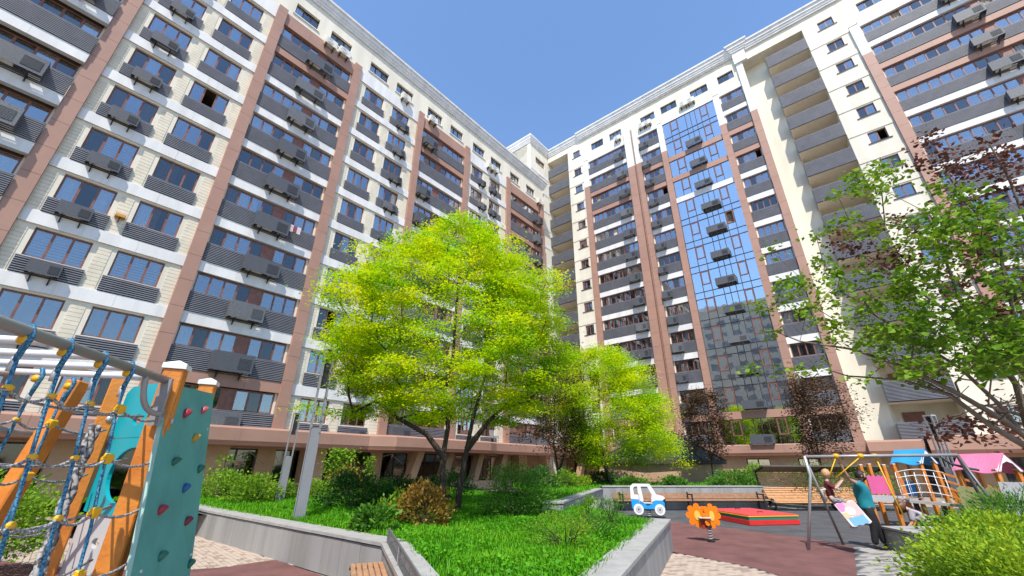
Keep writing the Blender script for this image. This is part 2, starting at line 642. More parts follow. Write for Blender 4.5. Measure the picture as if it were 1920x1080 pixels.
cY, sY = math.cos(YAW), math.sin(YAW)
NL = Vector((cY, -sY, 0))
DLv = Vector((sY, cY, 0))
# ------------------------------------------------------------------ left wing
LB = thing('apartment_block', 'long cream apartment block with brown pilasters rising on the left', 'apartment building', tuple(-26.5 * NL), math.atan2(DLv.y, DLv.x), 'apartment blocks round the yard')
for x0, x1, zt in ((-9.85, -9.2, 34.1), (-3.15, -2.5, 34.1), (3.53, 4.17, 34.1), (9.88, 10.52, 34.1), (16.83, 17.46, 34.2), (23.22, 23.86, 34.3), (30.15, 30.85, 34.4), (37.05, 37.75, 34.4)):
    pilaster(LB, x0, x1, 3.5, zt, -.27, .1)
window_bay(LB, -16.6, -9.85, ((-15.5, -13.7), (-12.6, -10.8)), 1, 10)
balcony_bay(LB, -9.2, -3.15, 1, 10, brown=(9, 10), ac=((-6.0, 2.0, .95, .5),), yp=-.38, solid=(3,), lintel=1.25)
window_bay(LB, -2.5, 3.53, ((-1.88, .02), (.92, 2.83)), 1, 10, ac=((0, .18, 1.15, .66),))
balcony_bay(LB, 4.17, 9.88, 1, 10, brown=(1, 9, 10), ac=((6.1, 2.0, .98, .46),), solid=(4,), lintel=1.25)
window_bay(LB, 10.52, 16.83, ((11.25, 13.1), (14.07, 15.9)), 1, 10, ac=((1, .3, 1.15, .6),))
balcony_bay(LB, 17.46, 23.22, 1, 10, brown=(9, 10), ac=((17.55, 1.5, .95, .6),), solid=(3,), lintel=1.25)
window_bay(LB, 23.86, 30.15, ((24.44, 26.22), (27.34, 29.12)), 1, 10, ac=((0, .55, 1.1, .6), (1, -.05, 1.1, .6)))
balcony_bay(LB, 30.85, 37.05, 1, 10, brown=(7, 8, 9, 10), ac=((35.3, 1.5, .95, .6),), solid=(2,), lintel=1.3)
# attic storey with plain windows, cornice and roof
top = [(-15.2, -13.4), (-12.4, -10.5), (-8.8, -7), (-5.6, -3.7), (-1.9, 0), (.95, 2.85), (4.6, 6.45), (7.5, 9.35), (11.26, 13.15), (14.1, 16.0), (17.9, 19.8), (21.0, 22.8), (24.4, 26.3), (27.4, 29.25), (30.95, 32.75), (34.2, 36.0)]
walls(LB, -16.6, 37.9, 34.0, 37.25, [(a, b, 34.55, 35.8) for a, b in top], -.04, .3, M_CREAM, 'attic_wall')
for i, (a, b) in enumerate(top):
    window(LB, a, b, 34.55, 35.8, .16, 3, fm=M_DARKFRAME, curt=.4)
    mb = MB(); mb.box(a - .12, b + .12, -.12, .05, 34.47, 34.55); mb.build('window_sill', M_WHITE, LB)
for x, z in ((7.1, 33.6), (8.3, 33.7), (14.6, 33.95), (18.0, 33.8), (26.6, 33.5), (27.4, 33.55), (36.3, 33.9)):
    u = new('air_conditioner', unit_mesh(.95, .7, .38), LB, (x, -.12, z))
    for f in (.15, .8):
        new('bracket', bracket_mesh(.4), u, (.95 * f, .05, 0))
mb = MB()
mb.box(-16.6, 37.9, .3, 14, 37.2, 37.6)
mb.box(-16.9, -16.6, -.05, 14, 0, 37.3)
mb.box(37.7, 37.9, -.05, 2.0, 0, 37.3)
mb.build('end_wall', M_CREAM, LB)
cornice(LB, -16.9, 38.1, 38.3, -.04, 1, 1, 12)
core(LB, -16.6, 37.7, 0, 14, 3.4, 37.2, 11)

# ground floor arcade of the left wing: fascia, slanted columns, tiled wall, shop doors
def fascia(root, pts, z0, z1, name='fascia'):
    """brown clad canopy edge following pts (x, y), split in sheets"""
    par = MB()
    ys = max(p[1] for p in pts)
    for (xa, ya), (xb, yb) in zip(pts, pts[1:]):
        par.add([(xa, ya, z0), (xb, yb, z0), (xb, 2.4, z0), (xa, 2.4, z0), (xa, ya + .5, z1 + .12), (xb, yb + .5, z1 + .12), (xb, .0, z1 + .16), (xa, .0, z1 + .16)],
                ((3, 2, 1, 0), (4, 5, 6, 7)))
    r = par.build('canopy', M_BROWN, root)
    for (xa, ya), (xb, yb) in zip(pts, pts[1:]):
        L = math.hypot(xb - xa, yb - ya)
        n = max(1, int(round(L / 2.6)))
        for i in range(n):
            a = Vector((xa + (xb - xa) * i / n, ya + (yb - ya) * i / n, 0))
            b = Vector((xa + (xb - xa) * (i + 1) / n, ya + (yb - ya) * (i + 1) / n, 0))
            d = (b - a).normalized() * .004
            q = MB()
            q.add([a + d + Vector((0, .12, z0 - .01)), b - d + Vector((0, .12, z0 - .01)), b - d + Vector((0, 0, z0 + .22)), a + d + Vector((0, 0, z0 + .22)),
                   b - d + Vector((0, 0, z1)), a + d + Vector((0, 0, z1)), b - d + Vector((0, .5, z1 + .13)), a + d + Vector((0, .5, z1 + .13))],
                  ((0, 1, 2, 3), (3, 2, 4, 5), (5, 4, 6, 7)))
            q.build('fascia_panel', M_BROWN, r)
    return r
fascia(LB, [(-17, -1.2), (15.6, -1.2), (17.2, -2.0), (26.5, -2.0), (27.6, -1.6), (40.2, -1.6)], 2.78, 3.6)
def shopfront(root, x0, x1, y, openings, z1=2.9, zs=0.15):
    walls(root, x0, x1, 0.0, z1, [(a, b, c, d) for a, b, c, d in openings], y, .3, M_TAN, 'shop_wall')
    for a, b, c, d in openings:
        window(root, a, b, c, d, y + .15, max(1, int((b - a) / .9)), fm=M_DARKFRAME, curt=.06, g=M_GLASS2)
    mb = MB(); mb.box(x0, x1, y + .31, y + 2.2, 0, z1); mb.build('shop_dark_block', M_BLACK, root)  # solid black block paints the darkness of the unlit shops
op = []
x = -15.5
i = 0
while x < 33.5:
    w = (3.8, 2.3, 3.2, 2.0)[i % 4]
    op.append((x, x + w, .1, 2.7))
    x += w + (.9, .7, 1.0, .7)[i % 4]
    i += 1
shopfront(LB, -16.6, 38, 1.3, op)
for x, t in ((-13, .25), (-8, .25), (-3, .25), (2.2, .25), (7.6, .25), (13, .25), (19.8, .55), (22.8, .55), (26.2, .55), (29.2, .55), (33.6, .2), (36.4, -.5)):
    mb = MB()
    w = .3 if abs(t) > .3 else .62
    mb.add([(x - t - w, -.9, 0), (x - t + w, -.9, 0), (x - t + w, -.2, 0), (x - t - w, -.2, 0), (x + t * .8 - w, -.9, 2.8), (x + t * .8 + w, -.9, 2.8), (x + t * .8 + w, -.2, 2.8), (x + t * .8 - w, -.2, 2.8)] if abs(t) > .3 else
           [(x - w, .3, 0), (x + w, .3, 0), (x + w, 1.25, 0), (x - w, 1.25, 0), (x - w, .3, 2.8), (x + w, .3, 2.8), (x + w, 1.25, 2.8), (x - w, 1.25, 2.8)],
           ((3, 2, 1, 0), (4, 5, 6, 7), (0, 1, 5, 4), (1, 2, 6, 5), (2, 3, 7, 6), (3, 0, 4, 7)))
    mb.build('slanted_column' if abs(t) > .3 else 'pier', M_TAN, LB)
u = new('air_conditioner', unit_mesh(.8, .55, .3), LB, (27.6, 1.2, 2.2))

# corner tower standing above the end of the left wing
TX, TY = 37.6, 1.74
mb = MB()
holes = [(38.85, 39.9, 44.0, 45.0)]
th = [(39.6, 40.75, z, z + 1.1) for z in [ZB(k) - 1.2 for k in range(2, 14)]] + [(38.9, 41.2, 43.5, 44.7)]
walls(LB, TX, 45.2, 0, 46.5, th, TY, .3, M_CREAM, 'tower_wall')
for a, b, c, d in th:
    window(LB, a, b, c, d, TY + .17, 2, curt=.5)
for k in range(1, 14):
    mb = MB(); mb.box(TX + .02, 42.12, TY - .045, TY, ZB(k), ZB(k) + .5); mb.build('spandrel_band', M_WHITE, LB)
mb = MB()
mb.box(TX, 42.14, TY + .5, 14, 0, 46.5)
mb.quad((TX, 14, 0), (TX, TY, 0), (TX, TY, 46.5), (TX, 14, 46.5))
mb.build('tower_side_wall', M_CREAM, LB)
cornice(LB, TX, 42.1, 47.6, TY, 1, 0, .2)
prof = [(0, -1.15), (.12, -1.15), (.14, -.95), (.22, -.9), (.22, -.72), (.34, -.62), (.36, -.3), (.5, -.22), (.52, -.02), (.5, 0), (-6, 0), (-6, -1.15)]
mb = MB(); nn = len(prof)
mb.add([(TX - p, TY - max(p, 0), 47.6 + h) for p, h in prof] + [(TX - p, 14, 47.6 + h) for p, h in prof], [(i, nn + i, nn + (i + 1) % nn, (i + 1) % nn) for i in range(nn)])
mb.build('cornice', M_WHITE, LB)

# ------------------------------------------------------------------ right wing
RB = thing('apartment_block', 'tall cream apartment block with a blue glass bay facing the yard', 'apartment building', tuple(42.15 * DLv), math.atan2(-sY, cY), 'apartment blocks round the yard')
Z0R = 2.78
def tone(z):
    return 36.9
for x0, x1, top_ in ((-22.05, -21.3, 42.0), (-15.6, -14.68, 44.0), (-14.42, -13.8, 44.0), (-11.15, -10.5, 42.0), (-4.37, -3.72, 42.0), (-1.22, -.56, 46.0), (8.55, 9.28, 42.0), (20.0, 20.7, 42.0)):
    pilaster(RB, x0, x1, 3.0 if x0 < 8 else 3.5, top_, -.27, .1, zsplit=36.9, m2=M_WHITE)
mb = MB(); mb.box(-14.68, -14.42, .0, .1, 3, 44)
mb.tube([(-14.55, -.08, 3), (-14.55, -.08, 43.5)], .07, 8); mb.build('drain_pipe', M_BROWN, RB)
balcony_bay(RB, -21.3, -15.6, 1, 13, brown=(1, 10, 11), ac=((-17.1, 1.25, .85, .5),), n=9, detail=False, lintel=.8, curt=.8)
balcony_bay(RB, -13.8, -11.15, 1, 13, brown=(1, 10, 11), ac=((-13.6, 1.0, .75, .45),), n=4, detail=False, lintel=.8, curt=.75)
balcony_bay(RB, -3.72, -1.22, 1, 13, brown=(1, 10, 11), n=4, detail=False, lintel=.8, curt=.75)
balcony_bay(RB, 9.28, 20.0, 1, 13, brown=(10, 11), ac=((14.55, 1.75, .9, .6),), n=15, solid=(9,), lintel=.8, curt=.85)
# pier windows
def pier_bay(x0, x1, wx0, wx1, k0=1):
    hs = [(wx0, wx1, ZB(k) - 1.3, ZB(k) - .12) for k in range(k0, 14)] + [(wx0, wx1, 43.75, 44.9)]
    walls(RB, x0, x1, 3.4, 47.0, hs, -.02, .25, M_CREAM)
    for a, b, c, d in hs:
        window(RB, a, b, c, d, .12, 2, curt=.4)
        q = MB(); q.box(a - .2, b + .2, -.09, .03, c - .06, c); q.build('window_sill', M_DARKFRAME, RB)
    for k in range(k0, 14):
        band(RB, x0, x1, ZB(k), ZB(k) + .6, -.07, M_CREAM, .06)
pier_bay(-24.57, -22.05, -23.65, -22.5)
pier_bay(5.3, 8.55, 6.6, 7.85)
# loggia stacks
def loggia(x0, x1, xl, name='loggia'):
    for k in range(0, 14):
        zb = ZB(k)
        mb = MB()
        mb.box(xl, x1, .03, 2.6, zb + .55, zb + .85)
        mb.build('loggia_slab', mat('beige_soffit', (0.76, 0.68, 0.56), .8, .05), RB)
        q = MB(); q.box(x0, x1, -.03, .03, zb + .54, zb + .62); q.build('dark_strip', M_BLACK, RB)  # plain black strip below each loggia parapet
        p = parapet(RB, x0, x1, zb + .62, zb + 2.08, 0)
        if xl < x0 - .01 or x0 > 0:
            q = MB(); q.box(x0 - .02, x0 + .04, .02, 1.5, zb + .62, zb + 2.08); q.build('side_screen', M_GRILLE, p, (-x0, 0, -zb - .62))
        w = MB(); w.box(x0 + .6, x0 + 1.9, 2.3, 2.36, zb + .9, zb + 3.0)
        w.build('loggia_door', M_FRAME, RB)
    mb = MB()
    mb.box(x0 - .3, x1 + .3, 2.4, 2.7, 0, 47.0)
    mb.box(x1 - .02, x1 + .1, .12, 2.5, 3, 46.5)
    mb.build('loggia_back_wall', M_CREAM, RB)
loggia(-28.2, -24.57, -28.2)
loggia(1.55, 5.3, 1.55)
mb = MB(); mb.box(-28.2, -24.57, -.02, 2.6, 45.4, 47.0); mb.build('attic_wall', M_CREAM, RB)
mb = MB(); mb.box(-.56, 5.3, -.02, 2.6, 45.1, 47.0); mb.build('attic_wall', M_CREAM, RB)
# recessed plain pier left of the right loggias
mb = MB()
mb.box(-.56, 1.56, 1.5, 1.8, 3.3, 45.1)
mb.box(-.62, -.56, -.1, 1.8, 3.3, 45.1)
mb.box(1.5, 1.62, 1.5, 2.5, 3.3, 45.1)
mb.build('recessed_pier', M_CREAM, RB)
# attic with plain windows
rt = [(-20.6, -18.7), (-17.7, -15.9), (-13.1, -11.2), (-10.35, -8.35), (-6.6, -4.6), (-3.4, -1.7), (9.8, 11.6), (13.6, 15.4), (17.2, 19)]
walls(RB, -22.05, -.56, 42.3, 47.0, [(a, b, 43.55, 44.75) for a, b in rt if b < 0], -.03, .3, M_CREAM, 'attic_wall')
walls(RB, 8.55, 25, 42.3, 47.0, [(a, b, 43.55, 44.75) for a, b in rt if b > 0], -.03, .3, M_CREAM, 'attic_wall')
for a, b in rt:
    window(RB, a, b, 43.55, 44.75, .14, 3, fm=M_DARKFRAME, curt=.4)
for x in (-16.9, -13.4, -8.0, -7.1, -12.6):
    u = new('air_conditioner', unit_mesh(.9, .7, .38), RB, (x, -.1, 42.75))
    for f in (.15, .8):
        new('bracket', bracket_mesh(.4), u, (.9 * f, .05, 0))
cornice(RB, -28.2, -22.2, 47.55, 0, 0, 0, 12)
cornice(RB, -22.2, -1.3, 47.62, -.25, 1, 1, 12)
cornice(RB, -1.3, .0, 47.75, -.45, 1, 1, 12)
cornice(RB, .0, 25.4, 47.62, -.1, 0, 1, 12)
mb = MB(); mb.box(-22.2, -1.3, -.25, -.03, 46.3, 46.6); mb.box(-1.3, 0, -.45, -.02, 44.9, 46.65); mb.build('frieze', M_WHITE, RB)
core(RB, -24.5, -.6, 0, 14, 3.3, 47.0, 15)
core(RB, 5.4, 25, 0, 14, 3.3, 47.0, 15)
mb = MB(); mb.box(20.7, 25.2, -.02, .3, 0, 47); mb.box(25, 25.3, 0, 14, 0, 47); mb.box(-.6, 5.4, 2.8, 14, 0, 47); mb.build('end_wall', M_CREAM, RB)
# glass bay: mullion grid with single panes
GX0, GX1 = -10.5, -4.37
gx = [0, .95, 1.83, 2.86, 3.46, 4.06, 4.92, 5.2 + .55, 6.13]
gx = [0, .92, 1.78, 2.78, 3.35, 3.92, 4.5, 5.28, 6.13]
def glass_section(z0, z1, ks, open_cols=(1, 6)):
    rows = [z0]
    for k in ks:
        zb = ZB(k)
        for z in (zb - .12, zb + .62):
            if z0 + .3 < z < z1 - .3:
                rows.append(z)
    rows.append(z1)
    mb = MB()
    for x in gx:
        mb.box(GX0 + x - .025, GX0 + x + .025, -.06, .1, z0, z1)
    for z in rows:
        mb.box(GX0, GX1, -.055, .09, z - .025, z + .025)
    cw = mb.build('glass_curtain_wall', M_DARKFRAME, RB)
    for i in range(len(gx) - 1):
        for j in range(len(rows) - 1):
            w, h = gx[i + 1] - gx[i] - .05, rows[j + 1] - rows[j] - .05
            r = RNG.random()
            tall = h > 1.2
            if tall and i in open_cols:    # tilting sash in a brown frame over a fixed light
                fr = new('sash', frame_mesh(w, h * .66, 1, M_FRAME, .09, .09), cw, (GX0 + gx[i] + .025, -.06, rows[j] + h * .34))
                if r > .08:
                    new('pane', pane_mesh(w, h * .64, M_CWGLASS), cw, (GX0 + gx[i] + .025, -.02 + RNG.uniform(-.012, .012), rows[j] + h * .35))
                new('pane', pane_mesh(w, h * .32, M_CWGLASS), cw, (GX0 + gx[i] + .025, 0, rows[j] + .025))
            else:
                new('pane', pane_mesh(w, h, M_CWGLASS), cw, (GX0 + gx[i] + .025, RNG.uniform(-.004, .004), rows[j] + .025))
    for j in range(len(rows) - 1):
        if rows[j + 1] - rows[j] > 1.2:    # each flat hangs its own curtains
            a = RNG.uniform(0, .4)
            while a < 5.4:
                w = RNG.choice((.5, .7, 1.0, 1.4))
                if RNG.random() < .62:
                    new('curtain', curtain_mesh(min(w, 6.1 - a), rows[j + 1] - rows[j], RNG.choice((0, 0, 1, 1, 2, 3))), cw, (GX0 + a, .3 + RNG.uniform(0, .2), rows[j]))
                a += w + RNG.uniform(.1, .7)
glass_section(3.62, 5.75, ())
glass_section(6.42, 29.75, range(2, 9))
glass_section(30.42, 32.75, ())
glass_section(33.4, 35.75, ())
glass_section(36.45, 41.75, (12,))
for z0, z1, m in ((5.75, 6.42, M_BROWN), (29.75, 30.42, M_WHITE), (32.75, 33.4, M_BROWN), (35.75, 36.45, M_BROWN), (41.75, 42.35, M_WHITE)):
    band(RB, GX0, GX1, z0, z1, -.1, m, .2)
for k in range(1, 13):
    z = ZB(k - 1) + .78
    basket(RB, GX0 + 2.35 + RNG.uniform(-.1, .1), z + (.0 if k > 1 else .1), -.07, 1.75, .72, .5, False)
walls(RB, -11.2, .0, .0, 3.62, [(-9.0, -7.2, .9, 2.5), (-5.2, -3.8, 1.6, 2.5)], .25, .3, M_TAN, 'shop_wall')
window(RB, -9.0, -7.2, .9, 2.5, .4, 2, fm=M_DARKFRAME, curt=0)
window(RB, -5.2, -3.8, 1.6, 2.5, .4, 2, fm=M_DARKFRAME, curt=0)
fascia(RB, [(-28.2, -1.4), (-20.5, -1.4), (-19.0, -.9), (-12.0, -.9), (-11.2, -.32), (-.55, -.32), (-.5, -.9), (2.6, -.9)], 2.72, 3.55)
fascia(RB, [(2.75, -1.3), (26, -1.3)], 2.72, 3.75)
op = [(-27.2, -25.6, .4, 2.5), (-24.2, -22, .2, 2.5), (-20.2, -18.6, .5, 2.5), (-17, -15, .2, 2.5), (-14, -12.6, .5, 2.5)]
shopfront(RB, -28.2, -11.2, 1.3, op)
shopfront(RB, 0, 25, 1.0, [(2, 4.5, .3, 2.5), (6, 7.6, .3, 2.5), (11.2, 13.8, .4, 2.45), (16, 19, .3, 2.5)])
for x, t in ((-25.2, -.5), (-22.4, -.5), (-17.8, .4)):
    mb = MB(); w = .3
    mb.add([(x + t - w, -.9, 0), (x + t + w, -.9, 0), (x + t + w, -.2, 0), (x + t - w, -.2, 0), (x - t * .8 - w, -.9, 2.75), (x - t * .8 + w, -.9, 2.75), (x - t * .8 + w, -.2, 2.75), (x - t * .8 - w, -.2, 2.75)],
           ((3, 2, 1, 0), (4, 5, 6, 7), (0, 1, 5, 4), (1, 2, 6, 5), (2, 3, 7, 6), (3, 0, 4, 7)))
    mb.build('slanted_column', M_TAN, RB)

# ================================================================== GROUND AND PLANTERS
M_GROUND = mat('paving_far', (0.33, 0.27, 0.22), 0.85, 0.1, 2, 0.2, 20)
M_GREYR = mat('grey_rubber', (0.088, 0.088, 0.093), 0.95, 0.17, 1.6, 0.5, 160)
M_MAROON = mat('maroon_rubber', (0.175, 0.078, 0.07), 0.95, 0.17, 1.6, 0.5, 160)
M_PAVER = mat('pale_paver', (0.44, 0.35, 0.28), 0.85, 0.07, 4, 0.3, 70, island=0.06)
M_PAVER2 = mat('brown_paver', (0.31, 0.235, 0.185), 0.85, 0.07, 4, 0.3, 70, island=0.06)
M_GPAVER = mat('grey_paver', (0.36, 0.34, 0.32), 0.85, 0.1, 6, 0.3, 70, island=0.12)
M_JOINT = mat('paver_joint', (0.22, 0.17, 0.14), 0.95, 0.1)
M_STONE = mat('grey_stone_slab', (0.31, 0.305, 0.295), 0.6, 0.2, 1.6, 0.15, 90, streak=True, col2=(0.22, 0.215, 0.2))
M_COPE = mat('coping_stone', (0.36, 0.35, 0.335), 0.6, 0.1, 5, 0.15, 90)
M_JOINTD = mat('dark_joint', (0.03, 0.028, 0.026), .9, .1)
M_SOIL = mat('soil', (0.05, 0.04, 0.028), 0.95, 0.2, 3)

def sheet(name, pts, z, m, parent=None, **kw):
    mb = MB()
    mb.add([(x, y, z) for x, y in pts], [tuple(range(len(pts)))])
    o = mb.build(name, m, parent)
    for k, v in kw.items():
        o[k] = v
    return o
sheet('ground', [(-400, -400), (400, -400), (400, 400), (-400, 400)], -0.02, M_GROUND, kind='structure')
PLAY = sheet('rubber_surface', [(3.6, 12), (3.95, 11.3), (5, 9), (6.2, 6.4), (22, 5), (26, 20), (17, 27), (5, 27), (2, 20)], 0.0, M_GREYR, kind='structure')
curve = [(3.70, 11.45), (3.95, 11.0), (4.35, 10.42), (4.67, 9.97), (4.88, 9.45), (4.98, 8.95), (5.03, 8.3), (5.02, 7.4), (4.9, 6.2)]
sheet('maroon_rubber_surface', curve + [(5.4, 6.0), (6.44, 9.03), (8.72, 12.06), (8.46, 13.29), (7.3, 15.2), (5.9, 17.0), (5.0, 17.6), (3.8, 12.4)], 0.006, M_MAROON, kind='structure')
curveL = [(-5.0, 10.2), (-5.3, 9.9), (-5.56, 9.54), (-5.85, 9.38), (-6.3, 9.25), (-7.2, 9.2), (-9, 9.5), (-12, 10.4)]
sheet('maroon_rubber_surface', [(-1.7, 7.2)] + [(-3.3, 8.75)] + curveL + [(-13, 3), (-3, -1), (-.4, 2.5)], 0.006, M_MAROON, kind='structure')

def inside(x, y, poly):
    c = False
    n = len(poly)
    for i in range(n):
        (x0, y0), (x1, y1) = poly[i], poly[(i + 1) % n]
        if (y0 > y) != (y1 > y) and x < (x1 - x0) * (y - y0) / (y1 - y0) + x0:
            c = not c
    return c

def pavers(name, poly, ang, near, lim, m2p=0.22, mats=(None, None), L=.2, W=.1, parent_name='paving'):
    """running-bond pavers; the nearest ones single pieces, the rest one joined part"""
    base = sheet(parent_name, poly, -0.012, M_JOINT, kind='structure')
    ca, sa = math.cos(ang), math.sin(ang)
    cx = sum(p[0] for p in poly) / len(poly); cy = sum(p[1] for p in poly) / len(poly)
    R = max(math.hypot(p[0] - cx, p[1] - cy) for p in poly) + .5
    cells = []
    rr = random.Random(5)
    j = 0
    v = -R
    while v < R:
        u = -R + (L / 2 if j % 2 else 0)
        while u < R:
            x, y = cx + u * ca - v * sa, cy + u * sa + v * ca
            if inside(x, y, poly):
                cells.append((math.hypot(x - near[0], y - near[1]), x, y, rr.random() < m2p, rr.uniform(-.0025, .0025)))
            u += L
        v += W
        j += 1
    cells.sort()
    g = .005
    def pm(m):
        q = MB(); q.box(-L / 2 + g, L / 2 - g, -W / 2 + g, W / 2 - g, -.03, .004); return q.mesh('paver', m)
    ms = [pm(m) for m in mats]
    for d, x, y, k, dz in cells[:lim]:
        new('paver', ms[k], base, (x, y, dz), ang)
    rest = MB()
    for d, x, y, k, dz in cells[lim:]:
        rest.box(-L / 2 + g, L / 2 - g, -W / 2 + g, W / 2 - g, dz - .02, dz + .004, int(k), Matrix.Translation((x, y, 0)) @ Matrix.Rotation(ang, 4, 'Z'))
    if rest.v:
        rest.build('paver', list(mats), base, kind='stuff')
    return base
pavers('paving', [(3.2, 10.1), (3.55, 11.05)] + curve[1:] + [(3.0, 6.0), (1.6, 6.0)], math.radians(20), (4.4, 8.9), 290, mats=(M_PAVER, M_PAVER2))
pavers('paving', [(-11.5, 15.9), (-11.9, 10.4)] + curveL[::-1] + [(-3.4, 8.85), (-8.4, 13.1)], math.radians(-45), (-5.9, 10.3), 290, mats=(M_PAVER, M_PAVER2))
pavers('paving', [(8.72, 12.0), (6.46, 9.0), (5.6, 7.4), (8.3, 6.9), (9.05, 9.6), (9.3, 11.5)], math.radians(8), (8.3, 10.7), 280, m2p=.3, mats=(M_GPAVER, mat('dark_grey_paver', (0.2, 0.19, 0.18), 0.85, 0.1)), L=.3, W=.1)

def wall_run(root, pts, z0, z1, w, slab=.6, cope=.05, side=1, cope_over=.03):
    """retaining wall faced with stone slabs under coping stones; pts = outer face line, side=+1 wall body to the left of travel"""
    for (xa, ya), (xb, yb) in zip(pts, pts[1:]):
        L = math.hypot(xb - xa, yb - ya)
        ang = math.atan2(yb - ya, xb - xa)
        n = max(1, int(round(L / slab)))
        s = L / n
        core = MB()
        core.box(.0, L, .03 * side, w * side, z0, z1 - cope - .004) if side > 0 else core.box(0, L, -w, -.03, z0, z1 - cope - .004)
        core.build('wall_core', M_JOINTD, root, (xa, ya, 0), ang)
        def sm(sz, ht, th, m, nm):
            q = MB()
            y0, y1 = (0, th) if side > 0 else (-th, 0)
            q.box(.004, sz - .004, y0, y1, 0, ht)
            return q.mesh(nm, m)
        a = cached(('slab', R3(s, z1 - z0, side)), lambda: sm(s, z1 - z0 - cope - .02, .04, M_STONE, 'stone_slab'))
        n2 = max(1, int(round(L / 1.2))); s2 = L / n2
        b = cached(('cope', R3(s2, w, side)), lambda: sm(s2, cope, w + cope_over * 2, M_COPE, 'coping_stone'))
        d = Vector((math.cos(ang), math.sin(ang), 0)); nrm = Vector((-d.y, d.x, 0)) * side
        for i in range(n):
            p = Vector((xa, ya, z0)) + d * (s * i) + nrm * random.uniform(-.004, .004)
            new('stone_slab', a, root, p, ang)
        for i in range(n2):
            p = Vector((xa, ya, z1 - cope + random.uniform(0, .003))) + d * (s2 * i) - nrm * cope_over
            new('coping_stone', b, root, p, ang)

PW = thing('planter_wall', 'low grey stone wall around the central grass bed with the big yellow-green tree', 'planter', (-2, 8, 0), 0, 'stone planter walls')
PW.location = (0, 0, 0)
FRONT = [(-14.6, 20.2), (-8.42, 12.92), (-2.15, 7.95), (-.75, 4.3), (.55, 4.3), (3.46, 10.37), (3.92, 11.45), (3.6, 12.0)]
FRONT = [(-15.5, 19.0), (-8.42, 12.92), (-2.15, 7.95), (-.75, 4.3), (.55, 4.2), (3.92, 11.45)]
wall_run(PW, FRONT, 0, .66, .4)
wall_run(PW, [(3.92, 11.46), (3.45, 12.2), (2.65, 14.6), (3.75, 19.0)], 0, .56, .3)
BED = [(-15.5, 19.0), (-8.42, 12.92), (-2.15, 7.95), (-.75, 4.3), (.55, 4.2), (3.92, 11.45), (3.45, 12.2), (2.6, 14.6), (3.6, 18.5), (1.0, 20), (-3.5, 27), (-6.4, 28.6), (-20.8, 11.6)]
sheet('planting_soil', [(x * .985, y * .985 + .1) for x, y in BED], .54, M_SOIL, kind='structure')
BW = thing('planter_wall', 'long grey stone wall with a wooden bench along its foot, in front of the tiled pavilion', 'planter', (0, 0, 0), 0, 'stone planter walls')
wall_run(BW, [(.9, 13.3), (1.5, 13.25), (4.3, 21.25)], 0, .9, .35)
wall_run(BW, [(4.305, 21.25), (14.5, 22.2)], 0, 1.0, .35)
wall_run(BW, [(14.5, 22.2), (16.5, 27.2)], 0, .9, .35)
sheet('planting_soil', [(1.0, 13.4), (1.4, 13.4), (4.2, 21.5), (14.4, 22.4), (16.3, 27.2), (24, 31), (20, 36), (4, 40), (-6, 33), (-4, 27.5), (.5, 19)], .78, M_SOIL, kind='structure')
RW = thing('planter_wall', 'grey stone planter wall behind the man, holding a bright green shrub', 'planter', (0, 0, 0), 0, 'stone planter walls')
wall_run(RW, [(15.5, 11.3), (9.32, 11.72), (9.02, 9.8), (7.2, 4.0)], 0, .5, .3)
sheet('planting_soil', [(15, 11.2), (9.4, 11.6), (9.1, 9.8), (7.3, 4.2), (14, 3)], .4, M_SOIL, kind='structure')
LW = thing('planter_wall', 'low dark stone planter wall behind the rope net', 'planter', (0, 0, 0), 0, 'stone planter walls')
wall_run(LW, [(-13.0, 9.5), (-8.6, 6.4), (-7.4, 4.0)], 0, .4, .3, side=1)
sheet('planting_soil', [(-13.0, 9.4), (-8.7, 6.35), (-7.6, 4.0), (-16, 4)], .34, M_SOIL, kind='structure')

# tiled pavilion with a dark glass hipped roof
GZ = thing('pavilion', 'tan tiled pavilion with a dark glass hipped roof behind the long wall', 'pavilion', (0, 0, 0))
gz = [Vector((6.9, 32.9, 0)), Vector((9.77, 32.04, 0)), Vector((14.3, 30.3, 0)), Vector((16.0, 33.5, 0)), Vector((8.6, 36.5, 0))]
for a, b in zip(gz, gz[1:] + gz[:1]):
    L = (b - a).length
    ang = math.atan2(b.y - a.y, b.x - a.x)
    n = max(1, int(round(L / .95)))
    q = MB(); q.box(0, L, .03, .2, 0, 2.0); q.build('wall', M_JOINT, GZ, a, ang)
    for i in range(n):
        for j in range(2):
            s = L / n
            def tf():
                q = MB(); q.box(.006, s - .006, 0, .03, .006, .99); return q.mesh('tile', M_TAN)
            new('tile', cached(('tile', R3(s)), tf), GZ, a + (b - a) * (i / n) + Vector((0, 0, 1.0 * j + .0)), ang)
q = MB()
ring0 = [p + (p - Vector((11.2, 33.2, 0))).normalized() * .45 for p in gz]
for z in (2.02,):
    n = len(ring0)
    q.add([(p.x, p.y, z) for p in ring0] + [(p.x, p.y, z + .22) for p in ring0], [tuple(range(n - 1, -1, -1)), tuple(range(n, 2 * n))] + [(i, (i + 1) % n, n + (i + 1) % n, n + i) for i in range(n)])
q.build('eaves', mat('dark_metal_brown', (0.06, 0.045, 0.04), 0.5, .1), GZ)
apex = [Vector((10.6, 33.6, 4.3)), Vector((12.4, 33.0, 4.3))]
M_RG = glassmat('roof_glass', 0.03, 0.2, (0.08, 0.12, 0.1), 0.15)
q = MB()
R0 = [Vector((p.x, p.y, 2.25)) for p in ring0]
q.add([*R0, *apex], [(0, 1, 5), (1, 2, 6, 5), (2, 3, 6), (3, 4, 5, 6), (4, 0, 5)])
q.build('roof', mat('dark_roof_glass', (0.035, 0.05, 0.042), .3, .2, 1.5, spec=.25), GZ)
q = MB()
